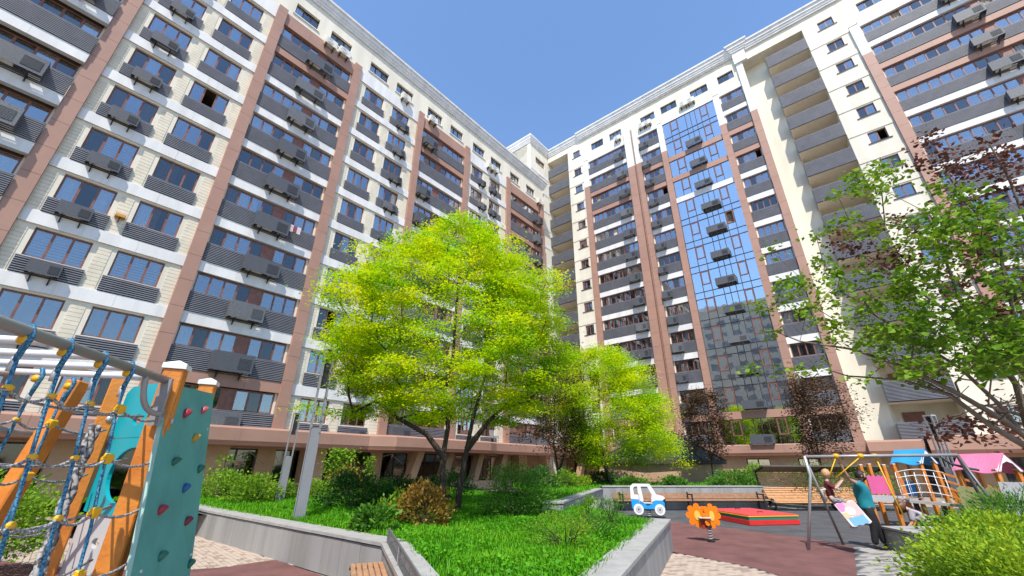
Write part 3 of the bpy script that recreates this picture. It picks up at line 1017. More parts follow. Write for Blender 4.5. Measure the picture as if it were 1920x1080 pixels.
for a, b in ((R0[0], apex[0]), (R0[1], apex[0]), (R0[2], apex[1]), (R0[3], apex[1]), (R0[4], apex[0]), (apex[0], apex[1])):
    q.beam(a, b, .08, .08)
for t in (.25, .5, .75):
    q.beam(R0[1] + (R0[2] - R0[1]) * t, apex[0] + (apex[1] - apex[0]) * t, .05, .06)
q.build('roof_ribs', M_BLACK, GZ)
q = MB(); q.add([(R0[i].x, R0[i].y, 2.24) for i in range(5)], [(0, 1, 2, 3, 4)]); q.build('ceiling', M_BLACK, GZ)

# neighbouring block behind the viewpoint, seen only as a reflection in the glass bay
OB = thing('apartment_block', 'pale apartment block seen only as a reflection in the glass bay', 'apartment building', (-32, -30, 0), math.radians(-43.4), 'apartment blocks round the yard')
q = MB(); q.box(-27, 27, -12, 0, 0, 45); q.build('wall', mat('pale_render', (0.62, 0.58, 0.5), .85, .1), OB)
q = MB(); q.box(-27.5, 27.5, -12.4, .5, 45, 46); q.build('cornice', M_WHITE, OB)
def wf():
    q = MB(); q.box(0, 2.0, 0, .06, 0, 1.5); return q.mesh('window', mat('far_window', (0.3, 0.31, 0.33), .2, .2, .3))
for i in range(14):
    for k in range(13):
        new('window', cached('obw', wf), OB, (-25.5 + i * 3.7, -.0, 2.4 + 3.1 * k))

# ================================================================== PLAYGROUND AND STREET FURNITURE
M_ORANGE = mat('orange_timber', (0.62, 0.22, 0.03), 0.5, 0.12, 6, 0.15, 60, col2=(0.5, 0.15, 0.02))
M_GREYST = mat('galvanised_steel', (0.5, 0.5, 0.5), 0.38, 0.06, 4, metal=0.55)
M_TUBE = mat('grey_tube', (0.32, 0.31, 0.31), 0.42, 0.06, 4, metal=0.3)
M_TEAL = mat('teal_plywood', (0.10, 0.35, 0.30), 0.55, 0.12, 3.5, 0.2, 14, col2=(0.075, 0.27, 0.235))
M_TEALE = mat('plywood_edge', (0.33, 0.5, 0.42), 0.7, 0.1)
M_TURQ = mat('turquoise_panel', (0.0, 0.33, 0.40), 0.4, 0.05, 2)
M_LGREY = mat('pale_grey_panel', (0.5, 0.49, 0.5), 0.5, 0.05, 2)
M_ROPE = None
def ropemat(name, ca, cb, sc=900):
    m = bpy.data.materials.new(name)
    m.use_nodes = True
    nt = m.node_tree
    b = nt.nodes['Principled BSDF']
    b.inputs['Roughness'].default_value = .7
    g = nt.nodes.new('ShaderNodeNewGeometry')
    w = nt.nodes.new('ShaderNodeTexNoise')
    w.inputs['Scale'].default_value = sc
    nt.links.new(g.outputs['Position'], w.inputs['Vector'])
    r = nt.nodes.new('ShaderNodeValToRGB')
    r.color_ramp.elements[0].position = .46
    r.color_ramp.elements[1].position = .56
    r.color_ramp.elements[0].color = (*ca, 1)
    r.color_ramp.elements[1].color = (*cb, 1)
    nt.links.new(w.outputs[0], r.inputs[0])
    nt.links.new(r.outputs[0], b.inputs['Base Color'])
    return m
M_ROPEB = ropemat('blue_rope', (0.01, 0.075, 0.15), (0.06, 0.22, 0.34), 150)
M_ROPEG = ropemat('grey_rope', (0.12, 0.12, 0.12), (0.42, 0.42, 0.41), 170)
M_YEL = mat('yellow_plastic', (0.72, 0.38, 0.01), 0.4, 0.06)
M_CAP = mat('white_cap', (0.7, 0.69, 0.66), 0.5, 0.05)

def V(*a):
    return Vector(a)

CF = thing('rope_climber', 'orange timber climbing frame with rope net, monkey bars and teal climbing wall', 'climbing frame', (-2, 2.3, 0))
CF.location = (0, 0, 0)
def post(root, x, y, z1, s=.1, z0=0, ang=0.0, name='post', m=None, cap=True):
    q = MB()
    h = s / 2
    for sx, sy in ((-1, -1), (1, -1), (1, 1), (-1, 1)):
        pass
    q.box(-h, h, -h, -.004, z0, z1)        # two glued lamellas with a groove between
    q.box(-h, h, .004, h, z0, z1)
    q.box(-h + .008, h - .008, -.006, .006, z0, z1 - .002)
    p = bevel(q.build(name, m or M_ORANGE, root, (x, y, 0), ang), .006)
    if cap:
        c = MB()
        c.add([(-h - .008, -h - .008, 0), (h + .008, -h - .008, 0), (h + .008, h + .008, 0), (-h - .008, h + .008, 0), (-h - .008, -h - .008, .025), (h + .008, -h - .008, .025), (h + .008, h + .008, .025), (-h - .008, h + .008, .025), (0, 0, .05)],
              ((3, 2, 1, 0), (0, 1, 5, 4), (1, 2, 6, 5), (2, 3, 7, 6), (3, 0, 4, 7), (4, 5, 8), (5, 6, 8), (6, 7, 8), (7, 4, 8)))
        c.build('post_cap', M_CAP, p, (0, 0, z1))
    for z in (z1 - .25, z1 * .5, .5):
        c = MB(); c.ball((h + .002, 0.02, z), (.008, .016, .016), 8, 4); c.build('bolt', M_GREYST, p, smooth=True)
        c = MB(); c.ball((0.015, -h - .002, z), (.016, .008, .016), 8, 4); c.build('bolt', M_GREYST, p, smooth=True)
    return p
P1 = V(-1.745, 2.105, 0); P2 = V(-2.01, 2.72, 0); P3 = V(-2.27, 2.42, 0); P4 = V(-2.42, 2.26, 0)
P3 = V(-2.28, 2.38, 0)
post(CF, P1.x, P1.y, 2.30, .086, ang=math.radians(24))
post(CF, P2.x, P2.y, 2.33, .086, ang=math.radians(24))
post(CF, P3.x, P3.y, 2.33, .075, ang=math.radians(44))
q = MB()
# sloping fourth post of the net bay
q.beam((-2.40, 2.27, 2.27), (-2.58, 2.04, 0.0), .075, .075)
bevel(q.build('post', M_ORANGE, CF), .006)
# top rail, second rail and monkey bar rungs
A, B = V(-1.735, 2.07, 2.235), V(-1.50, 1.06, 2.235)
B2 = A + (B - A) * 2.2
q = MB(); q.tube([A, B2], .0185, 12); q.build('top_rail', M_TUBE, CF, smooth=True)
off = V(-.62, -.14, 0)
q = MB(); q.tube([A + off + V(0, .0, -.0), B2 + off], .018, 12); q.build('second_rail', M_TUBE, CF, smooth=True)
for i in range(9):
    t = .1 + i * .2
    p = A + (B - A) * t
    q = MB(); q.tube([p, p + off], .0145, 10); q.build('rung', mat('white_rung', (0.68, 0.67, 0.66), .4, .05), CF, smooth=True)
def bent(p0, p1, p2, r=.015, name='handle'):
    pts = [p0 * (1 - t) ** 2 + p1 * 2 * t * (1 - t) + p2 * t * t for t in [i / 10 for i in range(11)]]
    q = MB(); q.tube(pts, r, 10); return q.build(name, M_TUBE, CF, smooth=True)
t = A + (B - A) * .19
bent(t, t + V(.0, .02, -.19), P1 + V(.045, -.05, 2.075), .0125)
t = A + (B - A) * .85 + off * .25
bent(t, t + V(.0, .05, -.3), V(-2.30, 2.05, 1.98), .014)
# mounting plate on the near post
q = MB(); q.beam(V(P1.x + .03, P1.y - .068, 2.24), V(P1.x + .03, P1.y - .068, 2.02), .05, .012, up=(0, 1, 0)); q.build('bracket', M_TUBE, CF)
# rope net: inclined blue verticals, grey cross ropes, yellow connectors
def netside(Ts, dx, levels, zbot, name, zoff=0):
    for k, T in enumerate(Ts):
        q = MB()
        c = T + V(0, 0, -.05)
        q.tube([T + V(.0, .0, .025), T + V(.018, 0, -.01), c + V(.01, 0, 0), c + V(0, 0, -.05)], .0085, 8)
        q.build('rope_loop', M_ROPEB, CF, smooth=True)
        q = MB(); q.tube([c + V(0, 0, -.03), c + V(0, 0, -.075)], .009, 8); q.build('rope_sleeve', M_GREYST, CF, smooth=True)
        bot = T + V(dx * (T.z - zbot) / (T.z - 1.5), 0, zbot - T.z)
        n = 14
        pts = [c + (bot - c) * (i / n) + V(random.uniform(-.004, .004), random.uniform(-.004, .004), 0) for i in range(n + 1)]
        q = MB(); q.tube(pts, .0058, 7); q.build('net_rope', M_ROPEB, CF, smooth=True)
        q = MB(); q.tube([T + V(0, -.012, -.025), T + V(0, .012, -.025)], .016, 8); q.build('pulley_clip', M_YEL, CF, smooth=True)
    for z in levels:
        pts = []
        for T in Ts:
            pts.append(T + V(dx * (T.z - z) / (T.z - 1.5), 0, z - T.z))
        pts = [pts[0] + (pts[0] - pts[1]) * 2] + pts + [P1 + V(-.02, -.08, z - .0) if name == 'a' else pts[-1] + (pts[-1] - pts[-2])]
        fine = []
        for a, b in zip(pts, pts[1:]):
            for i in range(6):
                u = i / 6
                fine.append(a + (b - a) * u + V(0, 0, -.03 * 4 * u * (1 - u)))
        fine.append(pts[-1])
        q = MB(); q.tube(fine, .0052, 7); q.build('cross_rope', M_ROPEG, CF, smooth=True)
        for i, pnt in enumerate(pts[1:-1]):
            q = MB()
            if i == 0 or i == len(pts) - 3:
                M = Matrix.Translation(pnt) @ Matrix.Rotation(.3, 4, 'Y')
                q.box(-.013, .013, -.015, .015, -.018, .018, 0, M)
                q.tube([pnt + V(0, -.025, 0), pnt + V(0, .025, 0)], .009, 8)
                bevel(q.build('net_connector', M_YEL, CF), .006)
            else:
                q.ball(pnt, (.0105, .017, .0105), 8, 6); q.build('net_connector', M_YEL, CF, smooth=True)
Ts = [A + (B - A) * t for t in (.31, .48, .66, .82, 1.0)]
netside(Ts, .1, (2.06, 1.87, 1.68, 1.48, 1.27), .25, 'a')
Ts2 = [A + off * .62 + (B - A) * t + V(0, 0, -.02) for t in (.02, .2, .42, .66)]
netside(Ts2, -.02, (2.02, 1.8, 1.58, 1.37), .3, 'b')
# thick braided rope hanging inside the frame
q = MB()
for s in range(3):
    pts = []
    for i in range(60):
        z = 2.0 - i * .02
        a = i * .55 + s * 2.094
        pts.append(V(-1.745 + .2 * (2.0 - z) + .0125 * math.cos(a), 1.79 - .2 * (2.0 - z) + .0125 * math.sin(a), z))
    q.tube(pts, .0095, 6)
q.build('braided_rope', ropemat('dark_braid', (0.05, 0.05, 0.055), (0.32, 0.3, 0.29), 60), CF, smooth=True)
# teal climbing wall on the near side
def arc(cx, cz, rx, rz, a0, a1, n):
    return [(cx + rx * math.cos(a0 + (a1 - a0) * i / n), cz + rz * math.sin(a0 + (a1 - a0) * i / n)) for i in range(n + 1)]
c0, c1, c2, c3 = V(-1.735, 2.085, 2.225), V(-1.955, 2.72, 2.275), V(-1.72 + .42, 2.60, 0.05), V(-1.545 + .33, 1.93, 0.05)
c3 = c0 + (V(-1.57, 2.01, 1.43) - c0) * (2.17 / .795)
c2 = c1 + (V(-1.76, 2.67, 1.29) - c1) * (2.2 / .985)
nrm = (c1 - c0).cross(c3 - c0).normalized()
if nrm.x < 0:
    nrm = -nrm
def onp(u, v):
    a = c0 + (c1 - c0) * u
    b = c3 + (c2 - c3) * u
    return a + (b - a) * v
q = MB()
th = nrm * .02
vs = [c0, c1, c2, c3, c0 - th, c1 - th, c2 - th, c3 - th]
q.add(vs, ((0, 1, 2, 3),), 0)
q.add(vs, ((7, 6, 5, 4), (0, 4, 5, 1), (1, 5, 6, 2), (2, 6, 7, 3), (3, 7, 4, 0)), 1)
CW = q.build('climbing_wall', [M_TEAL, M_TEALE], CF)
HC = {'red': (0.33, 0.025, 0.04), 'pink': (0.42, 0.09, 0.11), 'yellow': (0.42, 0.26, 0.03), 'green': (0.02, 0.13, 0.075), 'blue': (0.015, 0.1, 0.22), 'darkred': (0.17, 0.018, 0.025)}
for (px, py, c) in ((346, 776, 'red'), (379, 770, 'pink'), (363, 822, 'yellow'), (325, 866, 'green'), (372, 880, 'green'), (344, 916, 'blue'), (299, 957, 'red'), (348, 978, 'darkred'), (299, 1044, 'green'), (353, 1058, 'green')):
    d = RC @ Vector(((px - 960) / FPX, (py - 540) / FPX, 1))
    o = Vector((0, 0, H))
    tt = (c0 - o).dot(nrm) / d.dot(nrm)
    P = o + d * tt
    q = MB()
    e1 = (c1 - c0).normalized(); e2 = nrm.cross(e1).normalized()
    rr = random.Random(px)
    M = Matrix((e1, e2, nrm)).transposed()
    vs = []
    nu, nv = 10, 5
    sx, sy, tilt = rr.uniform(.026, .032), rr.uniform(.018, .022), rr.uniform(.3, .9)
    for j in range(nv + 1):
        ph = (math.pi / 2) * j / nv
        for i in range(nu):
            th_ = 2 * math.pi * i / nu
            x = sx * math.cos(th_) * math.cos(ph); y = sy * math.sin(th_) * math.cos(ph) + .012 * math.sin(ph); z = .03 * math.sin(ph) * (1 + .25 * math.cos(th_ + 1))
            x, y = x * math.cos(tilt) - y * math.sin(tilt), x * math.sin(tilt) + y * math.cos(tilt)
            vs.append(P + M @ Vector((x, y, z)))
    q.add(vs, [(j * nu + i, j * nu + (i + 1) % nu, (j + 1) * nu + (i + 1) % nu, (j + 1) * nu + i) for j in range(nv) for i in range(nu)])
    q.build('climbing_hold', mat('hold_' + c, HC[c], .4, .1), CW, smooth=True)
for u, v in ((.12, .06), (.93, .1), (.12, .37), (.95, .4), (.15, .72)):
    q = MB(); q.ball(onp(u, v), .009, 8, 5); q.build('bolt', M_GREYST, CW, smooth=True)
# turquoise back panel with a hand hole and an arched cut-out, pale panel below
pa, pb = P3 + V(.05, .02, 0), P1 + V(-.03, .06, 0)
ex = (pb - pa); W_ = ex.length; ex.normalize()
PM = Matrix.Translation(pa) @ Matrix((ex, V(-ex.y, ex.x, 0), V(0, 0, 1))).transposed().to_4x4()
def platecut(name, m, outline, hole=None):
    q = MB()
    if hole:
        n = len(hole)
        q.ring(outline, hole, PM, .018)
    else:
        q.prism(outline, PM, .018)
    return q.build(name, m, CF)
def sq(x0, x1, z0, z1, n):
    """n-point outline of a rectangle, by angle round its centre, to pair with an n-point hole"""
    cx, cz, out = (x0 + x1) / 2, (z0 + z1) / 2, []
    for i in range(n):
        a = 2 * math.pi * i / n
        c, s = math.cos(a), math.sin(a)
        k = min((x1 - x0) / 2 / abs(c) if abs(c) > 1e-6 else 9, (z1 - z0) / 2 / abs(s) if abs(s) > 1e-6 else 9)
        out.append((cx + c * k, cz + s * k))
    return out
N_ = 32
def ell(cx, cz, rx, rz, n=N_):
    return [(cx + rx * math.cos(2 * math.pi * i / n), cz + rz * math.sin(2 * math.pi * i / n)) for i in range(n)]
platecut('turquoise_panel', M_TURQ, sq(0, W_, 1.98, 2.26, N_), ell(W_ * .45, 2.07, .045, .028))
platecut('turquoise_panel', M_TURQ, sq(0, W_, 1.62, 1.978, N_), ell(W_ * .62, 1.80, .19, .13))
platecut('pale_panel', M_LGREY, sq(0, W_, 1.2, 1.618, N_), ell(W_ * .5, 1.5, .04, .022))
platecut('pale_panel', M_LGREY, [(0, .3), (W_, .3), (W_, 1.198), (0, 1.198)])

# ---------------------------------------------------------------- light columns
def light_column(x, y, z0, zt, label, rz=0):
    r = thing('light_column', label, 'street lamp', (x, y, z0), rz, 'grey light columns')
    h = zt - z0
    q = MB(); q.box(-.13, .13, -.13, .13, 0, h * .5)
    for sx, sy in ((-1, -1), (1, -1)):
        q.box(sx * .13 - .016, sx * .13 + .016, sy * .13 - .016, sy * .13 + .016, 0, h * .5)
    bevel(q.build('base_column', mat('column_grey', (0.24, 0.24, 0.255), .5, .05, 2, metal=.2), r), .01)
    for sx in (-1, 1):
        for sy in (-1, 1):
            q = MB(); q.box(sx * .12 - .025, sx * .12 + .025, sy * .12 - .025, sy * .12 + .025, h * .5, h); q.build('corner_bar', MATS['column_grey'], r)
    q = MB(); q.box(-.145, .145, -.145, .145, h, h + .05); q.build('top_cap', M_GREYST, r)
    q = MB(); q.box(-.07, .07, -.07, .07, h * .75, h - .02); q.build('lamp_housing', M_BLACK, r)
    return r
light_column(-5.45, 11.88, .55, 5.0, 'tall grey square light column standing on the grass bed beside the wall', .5)
light_column(-8.66, 17.05, .55, 3.75, 'slimmer grey light column farther back among the shrubs by the arcade', .5)
light_column(16.9, 17.05, 0, 3.75, 'grey light column rising behind the blue roofed play tower', .3)

# ---------------------------------------------------------------- park bench by the grass bed
M_WOOD = mat('bench_wood', (0.40, 0.21, 0.11), 0.6, 0.15, 9, 0.2, 60, island=0.15)
M_PERF = mat('perforated_back', (0.20, 0.205, 0.215), 0.45, 0.25, 60, 0.0, metal=.3)
BN = thing('park_bench', 'wooden slat bench with a perforated grey metal back beside the grass bed', 'bench', (-2.1, 6.6, 0))
BN.location = (0, 0, 0)
b0, b1 = V(-2.08, 7.95, 0), V(-.72, 4.25, 0)
bd = (b1 - b0).normalized(); bn = V(bd.y, -bd.x, 0)
if bn.x > 0:
    bn = -bn
for i in range(6):
    q = MB()
    o = bn * (.10 + i * .082)
    q.beam(b0 + bd * .35 + o + V(0, 0, .44), b1 + o + V(0, 0, .44), .066, .035)
    bevel(q.build('slat', M_WOOD, BN), .005)
for t in (.45, 1.6, 2.9):
    q = MB()
    q.beam(b0 + bd * t + bn * .06 + V(0, 0, .41), b0 + bd * t + bn * .56 + V(0, 0, .41), .05, .03)
    q.beam(b0 + bd * t + bn * .5 + V(0, 0, .41), b0 + bd * t + bn * .5, .05, .05)
    q.build('leg', M_BLACK, BN)
def perf_panel(p, q_, h, name):
    """punched sheet: strips left round rows of oblong openings"""
    mb = MB()
    d = q_ - p; L = d.length; d.normalize()
    nrm_ = V(-d.y, d.x, 0) * .004
    rr = random.Random(3)
    nz, nx = 16, max(2, int(L / .045))
    for j in range(nz):
        z0, z1 = h * j / nz, h * (j + 1) / nz
        mb.beam(p + V(0, 0, .45 + z0), q_ + V(0, 0, .45 + z0), .008, .012)
        for i in range(nx):
            if rr.random() < .62:
                x = L * (i + (.5 if j % 2 else 0)) / nx
                x1 = min(L, x + rr.uniform(.012, .03))
                if x1 > x:
                    a, b = p + d * x, p + d * x1
                    mb.quad(a + V(0, 0, .45 + z0), b + V(0, 0, .45 + z0), b + V(0, 0, .45 + z1), a + V(0, 0, .45 + z1))
    for a, b in ((p, q_),):
        mb.beam(a + V(0, 0, .45 + h), b + V(0, 0, .45 + h), .02, .03)
        mb.beam(a + V(0, 0, .43), b + V(0, 0, .43), .02, .05)
        mb.beam(a + V(0, 0, .43), a + V(0, 0, .46 + h), .03, .02)
        mb.beam(b + V(0, 0, .43), b + V(0, 0, .46 + h), .03, .02)
    return mb.build(name, M_PERF, BN)
perf_panel(b0 + bd * .05, b0 + bd * 1.75, .42, 'backrest')
perf_panel(b0 + bd * 1.8, b1, .42, 'backrest')
q = MB(); q.beam(b0 + bd * 1.775 + V(.0, 0, .3), b0 + bd * 1.775 + V(0, 0, .86), .03, .06); q.build('back_post', M_GREYST, BN)

# ---------------------------------------------------------------- long wall bench
LBn = thing('wall_bench', 'long low wooden slat bench at the foot of the stone wall', 'bench', (0, 0, 0))
w0, w1 = V(4.75, 21.2, 0), V(12.3, 21.9, 0)
wd = (w1 - w0).normalized(); wn_ = V(wd.y, -wd.x, 0)
for i in range(5):
    q = MB(); o = wn_ * (.08 + .1 * i)
    q.beam(w0 + o + V(0, 0, .42), w1 + o + V(0, 0, .42), .08, .04); q.build('slat', M_WOOD, LBn)
for i in range(3):
    q = MB()
    q.beam(w0 + wn_ * .04 + V(0, 0, .5 + i * .085), w1 + wn_ * .04 + V(0, 0, .5 + i * .085), .03, .065); q.build('back_slat', M_WOOD, LBn)
for t in (.3, 3.6, 7.1):
    q = MB()
    q.beam(w0 + wd * t + wn_ * .05, w0 + wd * t + wn_ * .05 + V(0, 0, .75), .06, .05)
    q.beam(w0 + wd * t + wn_ * .5, w0 + wd * t + wn_ * .5 + V(0, 0, .66), .06, .05)
    q.beam(w0 + wd * t + wn_ * .0 + V(0, 0, .66), w0 + wd * t + wn_ * .54 + V(0, 0, .66), .06, .05)
    q.build('armrest', M_BLACK, LBn)

# ---------------------------------------------------------------- slatted shelter lounger
SH = thing('shelter_bench', 'curved wooden slat lounger with a sloping roof and black side frames', 'shelter', (0, 0, 0))
s0, s1 = V(12.3, 21.6, 0), V(18.4, 21.9, 0)
sd = (s1 - s0).normalized(); sn = V(sd.y, -sd.x, 0)          # towards the camera
prof = [(.55, .34), (.4, .30), (.25, .30), (.1, .33), (-.05, .42), (-.18, .54), (-.28, .68), (-.36, .84), (-.43, 1.0), (-.49, 1.16), (-.54, 1.32), (-.57, 1.48), (-.58, 1.64)]
prof2 = []
for i in range(len(prof) - 1):
    for k in range(2):
        t = k / 2
        prof2.append((prof[i][0] * (1 - t) + prof[i + 1][0] * t, prof[i][1] * (1 - t) + prof[i + 1][1] * t))
for i, (o, z) in enumerate(prof2):
    q = MB()
    a = s0 + sn * o + V(0, 0, z); b = s1 + sn * o + V(0, 0, z)
    nx_ = prof2[min(i + 1, len(prof2) - 1)]; pv = prof2[max(i - 1, 0)]
    up = (sn * -(nx_[1] - pv[1]) + V(0, 0, 1) * (nx_[0] - pv[0]))
    q.beam(a, b, .062, .03, up=tuple(up if up.length > 1e-6 else V(0, 0, 1)))
    q.build('slat', mat('lounger_wood', (0.56, 0.29, 0.13), 0.55, 0.12, 9, island=.1), SH)
for t in (-.06, 3.0, 6.15):
    q = MB()
    q.tube([s0 + sd * t + sn * (o - .05) + V(0, 0, z - .03) for o, z in prof] + [s0 + sd * t + sn * .1 + V(0, 0, 1.83)], .035, 6)
    q.tube([s0 + sd * t + sn * (.2 + .22 * math.cos(a)) + V(0, 0, .24 + .22 * math.sin(a)) for a in [i * math.pi / 8 for i in range(17)]], .05, 6)
    q.build('side_frame', M_BLACK, SH)
q = MB()
a, b = s0 - sd * .15, s1 + sd * .15
q.add([a + sn * -.7 + V(0, 0, 1.62), b + sn * -.7 + V(0, 0, 1.62), b + sn * .2 + V(0, 0, 1.87), a + sn * .2 + V(0, 0, 1.87),
       a + sn * -.7 + V(0, 0, 1.68), b + sn * -.7 + V(0, 0, 1.68), b + sn * .2 + V(0, 0, 1.93), a + sn * .2 + V(0, 0, 1.93)],
      ((3, 2, 1, 0), (4, 5, 6, 7), (0, 1, 5, 4), (1, 2, 6, 5), (2, 3, 7, 6), (3, 0, 4, 7)))
q.build('roof', mat('shelter_roof', (0.13, 0.11, 0.1), .6, .1), SH)

# ---------------------------------------------------------------- flower rocker
M_FLOR = mat('orange_plastic', (0.85, 0.20, 0.005), 0.4, 0.04)
FR = thing('spring_rocker', 'orange flower shaped spring rocker on maroon rubber', 'spring rocker', (5.3, 12.65, 0), math.radians(-12), 'spring rockers')
def flower(n=8, r0=.20, r1=.30, k=10):
    pts = []
    for i in range(n * k):
        a = 2 * math.pi * i / (n * k)
        pts.append(((r0 + (r1 - r0) * abs(math.cos(n * a / 2)) ** .55) * math.cos(a), (r0 + (r1 - r0) * abs(math.cos(n * a / 2)) ** .55) * math.sin(a)))
    return pts
for s, m in ((-1, 1), (1, 1)):
    M = Matrix.Translation((s * .16 + (.02 if s > 0 else -.02), -.02 * s, .62)) @ Matrix.Rotation(math.radians(28 if s > 0 else -18), 4, 'Z')
    q = MB(); q.prism(flower(), M, .025)
    fl = q.build('flower_panel', M_FLOR, FR)
    q = MB(); q.prism(ell(0, 0, .075, .12, 24), M @ Matrix.Translation((0, -.012, 0)), .01)
    q.build('flower_eye', mat('pale_yellow', (0.75, 0.5, 0.1), .5, .05), fl)
q = MB(); q.box(-.17, .13, -.16, .16, .56, .59); q.box(-.18, .05, .14, .17, .6, .82); bevel(q.build('seat', M_LGREY, FR), .01)
q = MB(); q.add([(-.14, -.05, .56), (.02, -.05, .56), (-.03, -.05, .3), (-.1, -.05, .3), (-.14, .05, .56), (.02, .05, .56), (-.03, .05, .3), (-.1, .05, .3)],
                ((0, 1, 2, 3), (7, 6, 5, 4), (1, 0, 4, 5), (2, 1, 5, 6), (3, 2, 6, 7), (0, 3, 7, 4)))
q.build('footrest', mat('dark_red_panel', (0.3, 0.03, 0.01), .5, .05), FR)
q = MB(); q.tube([(.06 + .055 * math.cos(a), .055 * math.sin(a), .04 + .3 * a / (10 * math.pi)) for a in [i * math.pi / 6 for i in range(61)]], .013, 6)
q.build('spring', M_TUBE, FR, smooth=True)
q = MB(); q.tube([(.06, 0, 0), (.06, 0, .04)], .1, 12); q.tube([(.06, 0, .34), (.06, 0, .4)], .09, 12); q.build('base_plate', M_BLACK, FR)

# ---------------------------------------------------------------- car rocker
CR = thing('spring_rocker', 'white and blue car shaped spring rocker before the stone wall', 'spring rocker', (5.45, 18.2, 0), math.radians(-14), 'spring rockers')
M_CBL = mat('blue_plastic', (0.02, 0.30, 0.72), .35, .04)
M_CWH = mat('white_plastic', (0.78, 0.78, 0.76), .4, .04)
for y in (-.16, .16):
    M = Matrix.Translation((0, y, 0))
    q = MB(); q.prism([(-.62, .32), (.6, .32), (.62, .55), (.55, .62), (.3, .62), (.1, .48), (-.02, .42), (-.2, .55), (-.35, .64), (-.64, .66)], M, .02)
    bd_ = q.build('body_panel', M_CBL, CR)
    q = MB()
    q.prism([(-.64, .665), (-.35, .645), (-.33, .8), (-.5, .8), (-.52, 1.05), (-.42, 1.12), (.1, 1.12), (.14, 1.2), (-.5, 1.2), (-.62, 1.1)], M, .02)
    q.prism([(-.33, .62), (-.2, .56), (-.16, .62), (-.22, 1.12), (-.34, 1.12)], M @ Matrix.Translation((0, .001, 0)), .019)
    q.prism([(.14, 1.2), (.04, 1.12), (.2, .8), (.12, .56), (.3, .625), (.55, .625), (.66, .7), (.62, .76), (.36, .82)], M, .02)
    q.build('cab_panel', M_CWH, CR)
    for x in (-.38, .42):
        c = Matrix.Translation((x, y - .02, .3))
        q = MB(); q.prism(ell(0, 0, .19, .19, 24), c, .06)
        w = q.build('wheel', M_CWH, CR)
        q = MB(); q.prism(ell(0, 0, .12, .12, 20), c @ Matrix.Translation((0, -.008, 0)), .01); q.build('hubcap', M_LGREY, w)
        q = MB(); q.prism(ell(0, 0, .03, .03, 12), c @ Matrix.Translation((0, -.014, 0)), .01); q.build('hub_bolt', M_BLACK, w)
q = MB(); q.box(-.3, .2, -.16, .16, .5, .54); q.box(-.34, -.3, -.16, .16, .5, .85); q.build('seat', M_LGREY, CR)
q = MB(); q.box(.6, .67, -.15, .15, .4, .7); q.build('bumper', M_BLACK, CR)
q = MB(); q.tube([(.08 * math.cos(a), .08 * math.sin(a), .03 + .32 * a / (10 * math.pi)) for a in [i * math.pi / 6 for i in range(61)]], .016, 6); q.build('spring', M_TUBE, CR, smooth=True)

# ---------------------------------------------------------------- sandbox with lid
SB = thing('sandbox', 'low sandbox with a red lid, yellow edge and green and red sides', 'sandbox', (8.2, 15.95, 0), math.radians(10))
def bandbox(z0, z1, m, nm, e=0.0):
    X, Y, t = 1.95, 2.4, .05
    for x0, x1, y0, y1 in ((-e, X + e, -e, t), (-e, X + e, Y - t, Y + e), (-e, t, t, Y - t), (X - t, X + e, t, Y - t)):
        q = MB(); q.box(x0, x1, y0, y1, z0, z1); bevel(q.build(nm, m, SB), .008)
M_RED = mat('red_plastic', (0.62, 0.03, 0.025), .4, .05)
bandbox(.01, .16, M_RED, 'side_board', .02)
bandbox(.165, .25, mat('green_plastic', (0.01, 0.22, 0.15), .4, .05), 'side_board')
bandbox(.255, .29, mat('yellow_edge', (0.75, 0.36, 0.01), .4, .05), 'edge_board', .02)
for i in range(2):
    q = MB(); q.box(.0, 1.95, 1.2 * i + .01, 1.2 * i + 1.19, .292, .325); bevel(q.build('lid', mat('red_lid', (0.62, 0.06, 0.06), .45, .05), SB), .01)
    q = MB(); q.tube([(.85, 1.2 * i + .6, .33), (.85, 1.2 * i + .6, .37), (1.05, 1.2 * i + .6, .37), (1.05, 1.2 * i + .6, .33)], .012, 6); q.build('lid_handle', M_BLACK, SB)

# ---------------------------------------------------------------- swing set
SW = thing('swing_set', 'grey steel swing frame with yellow hangers over the rubber ground', 'swing', (0, 0, 0))
la, lb = V(7.22, 11.53, 0), V(8.64, 12.29, 0)
top0 = V(7.78, 11.62, 2.12); top1 = V(11.07, 10.85, 2.14)
top0 = V(7.72, 11.5, 2.10)
q = MB(); q.tube([top0, top1], .037, 10); q.build('top_beam', M_TUBE, SW, smooth=True)
q = MB(); q.tube([top0 + V(-.02, 0, .02), top0 + V(.0, -.0, -.45), la], .034, 10); q.build('leg', M_GREYST, SW, smooth=True)
q = MB(); q.tube([top0 + V(.02, .05, -.05), lb], .03, 10); q.build('leg', M_TUBE, SW, smooth=True)
for f, dd in ((V(11.45, 10.45, 0), 0), (V(12.0, 11.4, 0), 0)):
    q = MB(); q.tube([top1 + V(0, 0, .0), f], .037, 10); q.build('leg', mat('dark_tube', (0.1, 0.1, 0.105), .4, .05, metal=.4), SW, smooth=True)
q = MB(); q.tube([V(10.7, 10.9, 2.1), V(10.9, 10.95, 1.95), V(11.25, 10.95, 1.85), V(11.6, 11.0, 1.8)], .03, 8); q.build('brace', MATS['dark_tube'], SW, smooth=True)
SE = V(8.10, 11.42, 1.02)      # seat centre, pulled up by the man
for a, b in ((V(8.42, 11.35, 2.1), SE + V(-.02, -.1, .62)), (V(8.95, 11.22, 2.1), SE + V(.22, .02, .58))):
    q = MB(); q.tube([a, b], .014, 8); q.build('hanger', M_YEL, SW, smooth=True)
q = MB(); q.tube([V(9.35, 11.25, 2.12), V(9.42, 11.2, 1.3), V(9.5, 11.15, .75)], .016, 8); q.build('hanger', M_YEL, SW, smooth=True)
